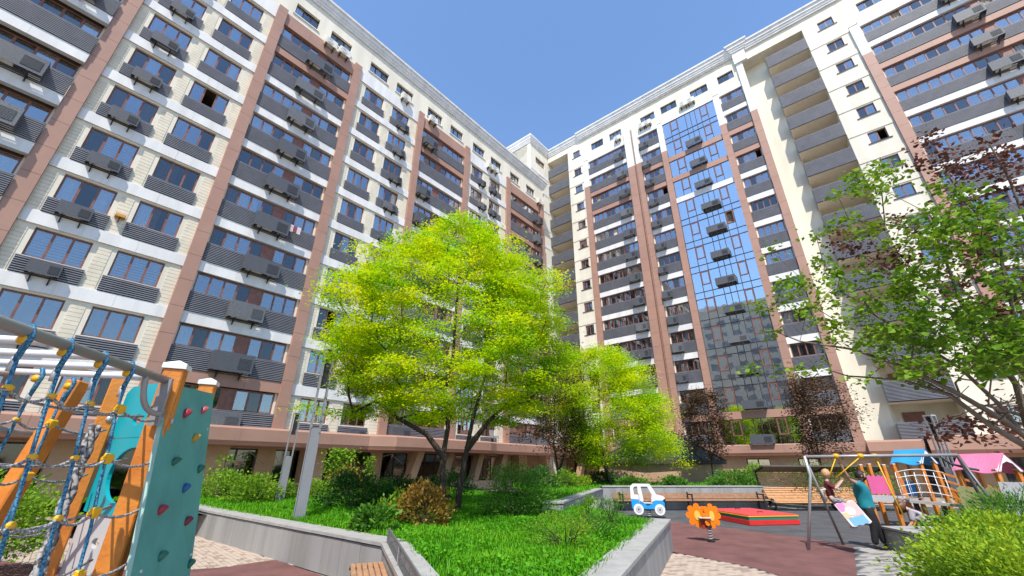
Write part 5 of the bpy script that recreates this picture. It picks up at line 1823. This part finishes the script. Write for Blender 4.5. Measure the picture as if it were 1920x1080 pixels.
def limb_mesh(mb, nodes, rad, lo=0.0, hi=9e9, n=6, rmax=None):
    """chains of nodes as tapered tubes"""
    child = {}
    for i, (p, q) in enumerate(nodes):
        if q is not None:
            child.setdefault(q, []).append(i)
    started = [False] * len(nodes)
    def chain(i):
        out = [i]
        while i in child:
            c = max(child[i], key=lambda k: rad[k])
            out.append(c)
            i = c
        return out
    starts = [i for i, (p, q) in enumerate(nodes) if q is None]
    for i, (p, q) in enumerate(nodes):
        if q is not None and i != max(child[q], key=lambda k: rad[k]):
            starts.append(i)
    for s in starts:
        ch = chain(s)
        if nodes[s][1] is not None:
            ch = [nodes[s][1]] + ch
        pts = [nodes[i][0] for i in ch]
        rr = [min(rad[i], rmax or 9) for i in ch]
        if nodes[s][1] is not None:
            rr[0] = rr[1]
        if len(pts) < 2 or max(rr) < lo:
            continue
        mb.tube(pts, rr, n if max(rr) > .03 else 4, caps=False)

def envelope(rng, n, rows, c, yscale=1.0, hollow=.35):
    """random points in a crown given rows (z, left, right) about the axis point c, denser towards the outside"""
    rows = sorted(rows)
    zs = [r[0] for r in rows]
    right = V(c.y, -c.x, 0).normalized() if (c.x or c.y) else V(1, 0, 0)
    away = V(c.x, c.y, 0).normalized()
    out = []
    while len(out) < n:
        z = rng.uniform(zs[0], zs[-1])
        l = float(np.interp(z, zs, [r[1] for r in rows])); r = float(np.interp(z, zs, [r[2] for r in rows]))
        if rng.uniform() > ((l + r) / max(x[1] + x[2] for x in rows)) ** 1.0:
            continue
        a = rng.uniform(0, 2 * math.pi)
        k = (hollow + (1 - hollow) * rng.uniform()) ** .6
        ex = math.cos(a) * k
        lob = 1 + .13 * math.sin(3 * a + z * 1.3) + .09 * math.sin(5 * a - 2.1 * z) + rng.normal(0, .05)
        k *= lob; ex *= lob
        x = ex * (r if ex > 0 else l)
        y = math.sin(a) * k * (l + r) / 2 * yscale
        out.append(V(c.x, c.y, 0) + right * x + away * y + V(0, 0, z))
    return out

M_BARK = mat('dark_bark', (0.055, 0.04, 0.03), .9, .2, 8, .5, 40)
M_BARKL = mat('grey_bark', (0.16, 0.125, 0.095), .85, .15, 8, .4, 50)
L_GINK = leafmat('yellow_green_leaves', (0.56, 0.68, 0.004), (0.13, 0.44, 0.006), .5, (0.92, 0.80, 0.008), .75, .35)
L_GINK2 = leafmat('lime_leaves', (0.58, 0.72, 0.006), (0.20, 0.50, 0.008), .5, (0.88, 0.80, 0.01), .6, .35)
L_PURP = leafmat('purple_leaves', (0.15, 0.095, 0.05), (0.05, 0.03, 0.022), .3)
L_GREEN = leafmat('green_leaves', (0.24, 0.38, 0.02), (0.07, 0.18, 0.015), .35)
L_RED = leafmat('dark_red_leaves', (0.19, 0.07, 0.045), (0.055, 0.026, 0.02), .3)
L_BUSH = leafmat('bush_leaves', (0.14, 0.32, 0.03), (0.05, 0.16, 0.02), .35)
L_BUSHL = leafmat('light_bush_leaves', (0.28, 0.44, 0.03), (0.11, 0.26, 0.02), .4)
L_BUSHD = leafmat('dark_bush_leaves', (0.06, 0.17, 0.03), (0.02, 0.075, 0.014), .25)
L_BRONZE = leafmat('bronze_leaves', (0.36, 0.19, 0.04), (0.16, 0.12, 0.02), .3)
L_LIME = leafmat('lime_bush_leaves', (0.42, 0.54, 0.03), (0.14, 0.30, 0.02), .4)
L_GRASS = leafmat('grass_blades', (0.12, 0.39, 0.008), (0.055, 0.24, 0.008), .35, (0.22, 0.44, 0.02), .7, .5)
L_CLOV = leafmat('clover_leaves', (0.13, 0.42, 0.012), (0.06, 0.26, 0.010), .35)

def cluster_points(rng, tips, per, sx, sz, droop=.0):
    T = np.repeat(np.array([tuple(t) for t in tips]), per, axis=0)
    o = rng.normal(0, 1, T.shape) * np.array([sx, sx, sz])
    o[:, 2] -= droop * np.hypot(o[:, 0], o[:, 1]) ** 1.2
    return T + o

def tree(name, label, base, rows, ntips, per, size, lm, bm, stems, group=None, sx=.34, sz=.11, droop=.25, seed=1, yscale=1.0, rmax=.14, r_tip=.007, hollow=.35, aspect=1.7, flat=.55):
    rng = np.random.default_rng(seed)
    random.seed(seed)
    t = thing(name, label, 'tree', tuple(base), 0, group)
    t.location = (0, 0, 0)
    tips = envelope(rng, ntips, rows, base, yscale, hollow)
    nodes, rad, nb = skeleton(stems, tips, rng, r_tip=r_tip, stem_r=rmax * .85)
    mb = MB(); limb_mesh(mb, nodes, rad, 0, 9, 8, rmax)
    mb.build('trunk', bm, t, smooth=True)
    P = cluster_points(rng, tips, per, sx, sz, droop)
    new('crown', leaf_mesh('crown', P, size, lm, flat, droop * .8, aspect, rng), t)
    return t

# big yellow-green tree on the grass bed
def prow(c, py, xl, xr, d):
    a, b = rayat(xl, py, d), rayat(xr, py, d)
    m = V(c.x, c.y, 0)
    return ((a.z + b.z) / 2, (V(a.x, a.y, 0) - m).length, (V(b.x, b.y, 0) - m).length)
c = V(-1.9, 12.9, .5)
D0 = 13.0
rows = [prow(c, y, a, b, D0) for y, a, b in ((412, 838, 890), (450, 775, 925), (500, 700, 995), (560, 620, 1030), (620, 590, 1062), (680, 605, 1074), (730, 600, 1062), (765, 610, 1010), (782, 690, 960))]
st1 = [V(-1.85, 12.85, .5), V(-1.95, 12.82, 1.3), V(-2.0, 12.8, 2.1), V(-1.9, 12.8, 2.9), V(-2.1, 12.8, 3.8), V(-1.9, 12.9, 5.0), V(-1.9, 12.9, 6.6), V(-1.85, 12.9, 8.3)]
st2 = [V(-1.55, 13.3, .5), V(-1.5, 13.3, 1.4), V(-1.35, 13.2, 2.3), V(-1.2, 13.2, 3.2), V(-.9, 13.2, 4.4), V(-.6, 13.1, 5.6)]
st3 = [V(-1.9, 12.81, 2.0), V(-2.5, 12.6, 2.7), V(-3.3, 12.4, 3.1), V(-4.0, 12.3, 3.6)]
st4 = [V(-1.35, 13.2, 2.3), V(-.7, 13.0, 3.1), V(.1, 12.9, 3.9)]
tree('ginkgo_like_tree', 'largest yellow-green tree, multi-stemmed, on the grass bed in the middle', c, rows, 560, 290, .080, L_GINK, M_BARK, [st1, st2, st3, st4], 'yellow-green trees', .27, .075, .2, 1, .95, .12, hollow=.45)
# second yellow-green tree by the pavilion
c = V(5.9, 26.6, .7)
rows = [prow(c, y, a, b, 27.3) for y, a, b in ((655, 1105, 1160), (690, 1060, 1190), (730, 1020, 1225), (770, 1020, 1255), (810, 1050, 1275), (845, 1085, 1285), (868, 1180, 1280))]
tree('ginkgo_like_tree', 'smaller yellow-green tree drooping over the tiled pavilion', c, rows, 360, 290, .105, L_GINK2, M_BARK,
     [[V(5.9, 26.6, .6), V(5.7, 26.6, 2.0), V(5.5, 26.6, 3.2), V(5.6, 26.6, 5.0), V(5.7, 26.6, 7.5)], [V(5.75, 26.6, 1.6), V(5.0, 26.5, 2.8), V(4.4, 26.4, 4)]], 'yellow-green trees', .38, .19, .15, 2, .9, .12, hollow=.4)
# purple-leaved trees
c = V(2.75, 25.6, .6)
rows = [prow(c, y, a, b, 25.7) for y, a, b in ((640, 1045, 1085), (690, 1000, 1090), (730, 965, 1100), (790, 960, 1105), (835, 985, 1100), (862, 1020, 1080))]
tree('purple_plum_tree', 'purple-leaved tree between the two yellow-green trees', c, rows, 130, 110, .13, L_PURP, M_BARK, [[V(2.75, 25.6, .5), V(2.7, 25.6, 1.6), V(2.5, 25.6, 3), V(2.7, 25.6, 6)], [V(2.7, 25.6, 1.3), V(3.1, 25.5, 2.6), V(3.3, 25.5, 4)]], 'purple-leaved trees', .4, .25, 0, 3, 1, .11)
c = V(13.3, 29.6, .7)
c = V(12.9, 28.6, .7)
rows = [prow(c, y, a, b, 31.4) for y, a, b in ((738, 1300, 1345), (765, 1282, 1360), (800, 1280, 1362), (835, 1288, 1355), (858, 1305, 1345))]
tree('purple_plum_tree', 'slim purple-leaved tree standing in front of the glass bay', c, rows, 100, 100, .13, L_PURP, M_BARK, [[V(12.9, 28.6, .6), V(13.0, 28.6, 2), V(13.1, 28.6, 3.5), V(13.2, 28.6, 5.5)]], 'purple-leaved trees', .33, .22, 0, 4, 1, .07)
c = V(18.2, 26.0, .0)
rows = [prow(c, y, a, b, 31.7) for y, a, b in ((705, 1520, 1565), (735, 1500, 1585), (780, 1490, 1605), (820, 1505, 1605), (850, 1530, 1590))]
tree('purple_plum_tree', 'purple-leaved tree rising behind the wooden shelter bench', c, rows, 110, 110, .13, L_PURP, M_BARK, [[V(18.4, 26.2, .0), V(18.4, 26.2, 2), V(18.5, 26.2, 3.5), V(18.6, 26.2, 6)]], 'purple-leaved trees', .36, .24, 0, 5, 1, .07)

# near tree on the right: long bare limbs, green and dark red leaves
def near_tree(name, label, base, limbs, tips, lm, bm, nper, size, seed, nsingle, cat='tree', grp=None, spread=.13, bare=()):
    rng = np.random.default_rng(seed)
    random.seed(seed)
    t = thing(name, label, cat, (0, 0, 0), 0, grp)
    nodes, rad, nb = skeleton(limbs, list(tips) + list(bare), rng, droopy=.12, r_tip=.0028, r_pow=.48, stem_r=.026, step=.25)
    mb = MB(); limb_mesh(mb, nodes, rad, 0, 9, 8, .06)
    mb.build('trunk', bm, t, smooth=True)
    twig = np.array([tuple(n[0]) for n in nodes[nb:]])
    r_ = np.array(rad[nb:])
    twig = twig[r_ < .007]
    TT = np.array([tuple(p) for p in tips])
    twig = twig[[np.min(np.linalg.norm(TT - p, axis=1)) < .16 for p in twig]]
    P = twig[rng.integers(0, len(twig), len(tips) * nper)] + rng.normal(0, spread, (len(tips) * nper, 3)) * np.array([1, 1, .7])
    d = np.linalg.norm(P - np.array([0, 0, H]), axis=1)
    o = np.argsort(d)
    single, rest = P[o[:nsingle]], P[o[nsingle:]]
    base_leaves = []
    for k in range(6):
        q = MB()
        L = size * (0.9 + .08 * k); W = L * .42
        f = .10 + .03 * k
        q.add([(0, 0, 0), (W * .8, L * .3, f * L * .5), (W, L * .58, f * L), (0, L * 1.02, 0), (-W, L * .58, f * L), (-W * .8, L * .3, f * L * .5), (0, L * .5, -.02 * L)],
              ((0, 1, 6), (1, 2, 6), (2, 3, 6), (3, 4, 6), (4, 5, 6), (5, 0, 6)))
        base_leaves.append(q.mesh('leaf', lm))
    for i, p in enumerate(single):
        o_ = new('leaf', base_leaves[i % 6], t, tuple(p))
        o_.rotation_euler = (rng.normal(-.3, .5), rng.normal(0, .5), rng.uniform(0, 6.28))
    new('crown', leaf_mesh('crown', rest, size, lm, .45, .2, 1.35, rng), t, kind='stuff')
    return t
def pix_tips(rng, poly, n, d0, d1, prefer=None):
    xs = [p[0] for p in poly]; ys = [p[1] for p in poly]
    out = []
    while len(out) < n:
        x, y = rng.uniform(min(xs), max(xs)), rng.uniform(min(ys), max(ys))
        if inside(x, y, poly):
            out.append(rayat(x, y, rng.uniform(d0, d1) * 0.56))
    return out
rng = np.random.default_rng(21)
KN = 0.56
def near(x, y, d):
    return rayat(x, y, d * KN)
T0 = V(5.04, 3.92, 0)
hub = near(1935, 835, 10.2)
limbs = [[T0, V(5.02, 3.9, 1.0), Vector(hub), near(1870, 755, 9.8), near(1800, 690, 9.4), near(1720, 640, 9.0), near(1640, 590, 8.7)],
         [Vector(hub) + V(.02, 0, .03), near(1885, 790, 9.5), near(1800, 740, 9.0), near(1700, 690, 8.6), near(1600, 655, 8.2), near(1500, 640, 8.0)],
         [Vector(hub) + V(.04, .02, .05), near(1905, 720, 9.9), near(1850, 640, 9.6), near(1800, 560, 9.3), near(1770, 480, 9.1), near(1740, 400, 8.9)],
         [Vector(hub) + V(.06, 0, .05), near(1940, 700, 9.4), near(1905, 600, 9.1), near(1880, 500, 9.0), near(1870, 400, 8.9)],
         [Vector(hub) + V(0, .03, -.02), near(1860, 800, 9.3), near(1780, 740, 9.0), near(1690, 712, 8.7), near(1590, 705, 8.4)]]
poly_g = [(1600, 320), (1660, 310), (1760, 330), (1850, 380), (1925, 420), (1960, 700), (1900, 740), (1820, 690), (1700, 700), (1600, 640), (1520, 610), (1440, 560), (1470, 500), (1540, 470), (1580, 400)]
tips = pix_tips(rng, poly_g, 190, 7.6, 9.8)
for p in ((1445, 470), (1500, 520), (1440, 580), (1480, 560), (1540, 560), (1420, 570), (1470, 690), (1410, 690), (1540, 690), (1620, 715), (1500, 690), (1560, 640), (1450, 620), (1600, 330), (1570, 365), (1640, 350), (1600, 440), (1560, 420), (1530, 440)):
    tips.append(near(*p, rng.uniform(7.8, 8.6)))
near_tree('hazel_tree', 'near tree on the right with long bare limbs and bright green leaves', T0, limbs, tips, L_GREEN, M_BARKL, 36, .049, 22, 280, spread=.055,
          bare=pix_tips(rng, [(1620, 560), (1760, 560), (1925, 600), (1930, 820), (1830, 770), (1700, 720), (1600, 660)], 110, 8, 9.6))
rng = np.random.default_rng(31)
T1 = V(5.94, 4.26, 0)
hub = near(1990, 760, 12)
limbs = [[T1, V(5.94, 4.26, 1.1), Vector(hub), near(1930, 620, 11.8), near(1880, 500, 11.5), near(1830, 400, 11.2), near(1770, 320, 11)],
         [Vector(hub) + V(.03, 0, .03), near(1960, 560, 11.5), near(1930, 430, 11.3), near(1890, 330, 11.2), near(1855, 270, 11.1)],
         [Vector(hub) + V(0, .03, 0), near(1900, 680, 11.4), near(1800, 600, 11.2), near(1700, 530, 11), near(1620, 480, 10.8)],
         [Vector(hub) + V(0, .03, -.03), near(1920, 780, 11.4), near(1850, 760, 11.2), near(1760, 790, 11)]]
poly_r = [(1735, 258), (1770, 270), (1800, 300), (1830, 270), (1860, 255), (1900, 310), (1960, 330), (1990, 700), (1930, 800), (1880, 700), (1790, 560), (1660, 500), (1580, 470), (1540, 440), (1640, 415), (1720, 400), (1760, 370), (1730, 310)]
tips = pix_tips(rng, poly_r, 120, 10.6, 12)
for p in ((1770, 800), (1800, 820), (1760, 812), (1850, 810), (1890, 820), (1830, 790), (1910, 800), (1870, 790), (1740, 262), (1760, 275), (1790, 300), (1850, 262), (1870, 285), (1885, 310), (1640, 500), (1600, 470), (1570, 450)):
    tips.append(near(*p, rng.uniform(10.6, 11.6)))
near_tree('red_leaved_tree', 'dark red-leaved tree mingling behind the green near tree at the right', T1, limbs, tips, L_RED, M_BARKL, 34, .052, 32, 200, spread=.085)

# ---------------------------------------------------------------- shrubs
def shrub(name, label, base, rx, h, n, size, lm, seed, shape='dome', group=None, flat=.2, twigs=True, aspect=1.8, lift=0.05):
    rng = np.random.default_rng(seed)
    t = thing(name, label, 'shrub', (0, 0, 0), 0, group or 'shrubs in the planting beds')
    nk = max(8, n // 70)
    C = []
    while len(C) < nk:
        a, u, w = rng.uniform(0, 2 * math.pi), rng.uniform(), rng.uniform()
        if shape == 'dome':
            ph = math.acos(rng.uniform(-.25, 1)); k = .55 + .45 * w ** .5
            p = (rx * k * math.sin(ph) * math.cos(a), rx * k * math.sin(ph) * math.sin(a), h * (.28 + .72 * k * max(-.3, math.cos(ph))))
        elif shape == 'cone':
            z = u ** 1.3; k = (1 - z * .75) * (.5 + .5 * w)
            p = (rx * k * math.cos(a), rx * k * math.sin(a), h * z)
        else:      # open: tall thin shoots
            k = w ** .5
            p = (rx * k * math.cos(a), rx * k * math.sin(a), h * u)
        C.append(p)
    C = np.array(C) + np.array(base)
    k = max(1, n // nk)
    s = np.array([rx * .2, rx * .2, h * .1])
    P = np.repeat(C, k, 0) + rng.normal(0, 1, (nk * k, 3)) * s
    P[:, 2] = np.maximum(P[:, 2], base[2] + lift * rng.uniform(0, 1, len(P)))
    out = P - (np.array(base) + np.array([0, 0, h * .3]))
    out /= np.linalg.norm(out, axis=1, keepdims=True) + 1e-6
    new('foliage', leaf_mesh('foliage', P, size, lm, flat, -.2, aspect, rng, out * .8), t)
    if twigs:
        mb = MB()
        for i in rng.choice(nk, min(nk, 22), replace=False):
            b = Vector(base) + Vector((rng.normal(0, rx * .08), rng.normal(0, rx * .08), -.05))
            e = Vector(C[i]); mid = b + (e - b) * .5 + V(0, 0, h * .12)
            mb.tube([b, mid, e], [.014, .009, .003], 4, caps=False)
        mb.build('stem', M_BARK, t)
    return t
def S(px, py, z=.55):
    return tuple(at(px, py, z))
GS = 'shrubs along the arcade'
shrub('round_shrub', 'round clipped light green shrub beside the teal climbing wall', S(408, 936), .85, 1.0, 5000, .075, L_BUSHL, 101)
shrub('feathery_shrub', 'feathery bright green shrub left of the slimmer light column', S(472, 944), .9, .9, 3000, .11, L_BUSHL, 102, 'open')
shrub('round_shrub', 'low pale shrub between the two light columns', S(520, 938), .55, .7, 1800, .08, L_BUSHL, 103)
shrub('round_shrub', 'low green shrub right of the tall light column', S(594, 938), .8, .7, 2600, .08, L_BUSHL, 104)
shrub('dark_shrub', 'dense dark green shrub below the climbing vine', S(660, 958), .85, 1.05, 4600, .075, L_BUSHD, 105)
shrub('round_shrub', 'lime green shrub next to the dense dark green one', S(714, 950), .5, .8, 2000, .07, L_BUSHL, 106)
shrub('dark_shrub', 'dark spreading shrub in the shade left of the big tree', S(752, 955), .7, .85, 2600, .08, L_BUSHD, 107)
shrub('bronze_shrub', 'bronze and yellow leaved shrub beside the big tree trunk', S(795, 990), .55, .85, 2400, .085, L_BRONZE, 108, flat=.35)
shrub('broadleaf_shrub', 'small glossy broad-leaved shrub behind the bench', S(705, 1004), .38, .55, 900, .105, L_BUSH, 109, flat=.5, aspect=1.5)
shrub('broadleaf_sprout', 'upright light green sprout just behind the glossy shrub', S(725, 985), .28, .75, 260, .13, L_BUSHL, 110, 'open', flat=.5, aspect=2.2)
shrub('juniper_shrub', 'tall bushy juniper right of the big tree trunk', S(968, 974), .85, 1.3, 6500, .075, L_BUSH, 111, aspect=3, flat=.05)
shrub('red_tipped_shrub', 'reddish shrub at the foot of the climbing vine', S(646, 934), .75, 1.2, 1500, .1, L_BRONZE, 112)
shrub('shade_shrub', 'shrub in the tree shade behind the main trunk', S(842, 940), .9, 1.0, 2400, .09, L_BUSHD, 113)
shrub('round_shrub', 'round green shrub beside the purple-leaved tree trunk', tuple(rayat(1062, 915, 24) ), .65, .95, 2600, .085, L_BUSHL, 114)
shrub('round_shrub', 'small lime shrub right of the round one by the purple trunk', tuple(rayat(1090, 914, 25)), .5, .6, 1300, .085, L_LIME, 115)
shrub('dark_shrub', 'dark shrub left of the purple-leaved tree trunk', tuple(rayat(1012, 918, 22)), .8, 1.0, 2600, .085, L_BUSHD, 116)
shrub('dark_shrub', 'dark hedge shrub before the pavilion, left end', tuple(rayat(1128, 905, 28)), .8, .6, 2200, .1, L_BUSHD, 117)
shrub('round_shrub', 'green shrub above the stone wall behind the car rocker', tuple(rayat(1188, 911, 23.4)), .6, .42, 1800, .09, L_BUSH, 118)
shrub('round_shrub', 'small green shrub above the stone wall in front of the tiles', tuple(rayat(1264, 911, 24)), .5, .42, 1800, .09, L_BUSH, 119)
shrub('round_shrub', 'broad green shrub above the wall left of the shelter bench', tuple(rayat(1374, 911, 26)), .95, .72, 4200, .09, L_BUSH, 120)
shrub('round_shrub', 'narrow green shrub touching the shelter bench', tuple(rayat(1420, 911, 27)), .55, 1.0, 2000, .09, L_BUSHL, 121)
shrub('hedge_shrub', 'leafy hedge seen through the slats of the shelter bench', tuple(rayat(1560, 925, 28.5)), 2.6, 1.3, 6000, .1, L_BUSH, 122)
shrub('wispy_shrub', 'wispy pale shrub low in the front of the grass', S(1062, 1030), .62, .5, 2200, .05, L_BUSHL, 123, 'open', aspect=3, flat=.1)
shrub('wispy_shrub', 'wispy shrub in the grass nearest the stone corner', S(1118, 1012), .5, .42, 1600, .05, L_BUSH, 124, 'open', aspect=3, flat=.1)
shrub('wispy_shrub', 'taller wispy shrub at the far corner of the grass', S(1140, 984), .42, .6, 1500, .05, L_BUSH, 125, 'open', aspect=3, flat=.1)
shrub('wispy_shrub', 'thin upright shoots above the grass before the wall end', S(1098, 990), .28, .6, 700, .05, L_BUSHL, 126, 'open', aspect=3, flat=.1)
shrub('lime_shrub', 'large lime green shrub filling the lower right corner', (6.75, 6.35, .0), 1.1, .95, 17000, .062, L_LIME, 127)
shrub('lime_shrub', 'lime green shrub spilling over the planter beside the walkway', (8.6, 8.3, .3), .95, .75, 9000, .062, L_LIME, 128)
shrub('pine_shrub', 'darker needle shrub behind the large lime one', (10.1, 9.0, .4), .95, .95, 7500, .09, L_BUSH, 129, aspect=6, flat=.05)
shrub('lime_shrub', 'lime shrub at the right edge under the slide wall', (9.5, 6.9, .4), .8, .8, 6500, .065, L_LIME, 130)
shrub('round_shrub', 'dense green shrub behind the rope net at the left edge', (-9.6, 8.0, .3), 1.15, 1.3, 9000, .075, L_BUSHL, 131)
shrub('round_shrub', 'green shrub in the planter far behind the climbing frame', (-12.5, 9.9, .3), 1.3, 1.2, 4000, .09, L_BUSH, 132)
# vine columns by the arcade
def vine(label, px, x0, z0, z1, w, seed, n):
    rng = np.random.default_rng(seed)
    t = thing('climbing_vine', label, 'vine', (0, 0, 0), 0, 'climbing vines by the arcade')
    b = rayat(px, 900, 25)
    P = np.stack([rng.normal(b.x, w, n), rng.normal(b.y, w * .6, n), rng.uniform(z0, z1, n)], 1)
    new('foliage', leaf_mesh('foliage', P, .14, L_BUSHL, .2, .3, 1.4, rng), t)
    q = MB(); q.tube([(b.x, b.y, .4), (b.x + .1, b.y, z1 * .6), (b.x, b.y, z1)], .02, 5)
    q.tube([(b.x, b.y, z1 - .2), (b.x + 1.0, b.y + .2, z1 + .1), (b.x + 1.7, b.y + .3, z1 - .4)], .015, 5)
    q.build('stem', M_BARK, t)
vine('column of climbing vine on a thin arch before the arcade', 633, 0, 1.0, 2.7, .36, 141, 1500)
vine('thin strand of climbing vine at the right end of the arch', 690, 0, .9, 2.3, .13, 142, 260)
vine('climbing vine with pale flowers beside the teal wall top', 412, 0, 1.2, 2.3, .4, 143, 160)

# ---------------------------------------------------------------- grass
def grass(name, poly, n, z, size, seed, hlo=.6, near=None):
    rng = np.random.default_rng(seed)
    xs = [p[0] for p in poly]; ys = [p[1] for p in poly]
    pts = []
    while len(pts) < n:
        x = rng.uniform(min(xs), max(xs), 4000); y = rng.uniform(min(ys), max(ys), 4000)
        keep = rng.uniform(0, 1, 4000) < np.minimum(1, (9.0 / np.hypot(x, y)) ** 1.5)
        for a, b in zip(x[keep], y[keep]):
            if inside(a, b, poly):
                pts.append((a, b))
    P = np.array(pts[:n])
    hgt = .10 + .07 * np.sin(P[:, 0] * 1.7 + 1) * np.sin(P[:, 1] * 1.3) + .05 * np.sin(P[:, 0] * 4.1) * np.sin(P[:, 1] * 3.7)
    k = int(n * .55)
    B = np.concatenate([P, np.full((n, 1), z)], 1)
    # blades
    b = B[:k]
    az = rng.uniform(0, 2 * np.pi, k); le = rng.uniform(.2, .75, k)
    L = (size * rng.uniform(.7, 1.5, k) + np.clip(hgt[:k], 0, 1) * .6)[:, None]
    D = np.stack([np.cos(az) * le, np.sin(az) * le, np.ones(k)], 1); D /= np.linalg.norm(D, axis=1, keepdims=True)
    Sd = np.stack([-np.sin(az), np.cos(az), np.zeros(k)], 1) * (.007 + .0012 * np.hypot(b[:, 0], b[:, 1]))[:, None] * .75
    v = np.empty((k, 4, 3)); v[:, 0] = b - Sd; v[:, 1] = b + Sd; v[:, 2] = b + D * L + Sd * .15 - np.array([0, 0, .01]); v[:, 3] = b + D * L - Sd * .15
    me = bpy.data.meshes.new(name)
    me.vertices.add(k * 4); me.vertices.foreach_set('co', v.reshape(-1))
    me.loops.add(k * 4); me.loops.foreach_set('vertex_index', np.arange(k * 4, dtype=np.int32))
    me.polygons.add(k); me.polygons.foreach_set('loop_start', np.arange(0, k * 4, 4, dtype=np.int32)); me.polygons.foreach_set('loop_total', np.full(k, 4, dtype=np.int32))
    me.materials.append(L_GRASS); me.update(calc_edges=True)
    new(name, me, None, kind='stuff')
    q = B[k:].copy(); q[:, 2] += np.clip(hgt[k:], .03, 1) * rng.uniform(.3, 1.25, n - k)
    new('clover_cover', leaf_mesh('clover_cover', q, .055, L_CLOV, .6, -.1, 1.2, rng), None, kind='stuff')
IN = [(-15, 18.6), (-8.25, 13.2), (-1.85, 8.25), (-.45, 4.6), (.35, 4.6), (3.55, 11.4), (3.15, 12.2), (2.4, 14.6), (3.4, 18.6), (1.0, 20), (-3.5, 26), (-6.4, 27.6), (-20, 11.9)]
grass('grass', IN, 105000, .54, .10, 51)
grass('grass', [(1.0, 13.5), (1.4, 13.5), (4.2, 21.7), (14.3, 22.6), (16, 27), (16, 29), (4, 31), (0, 26), (.6, 19)], 18000, .78, .11, 52)
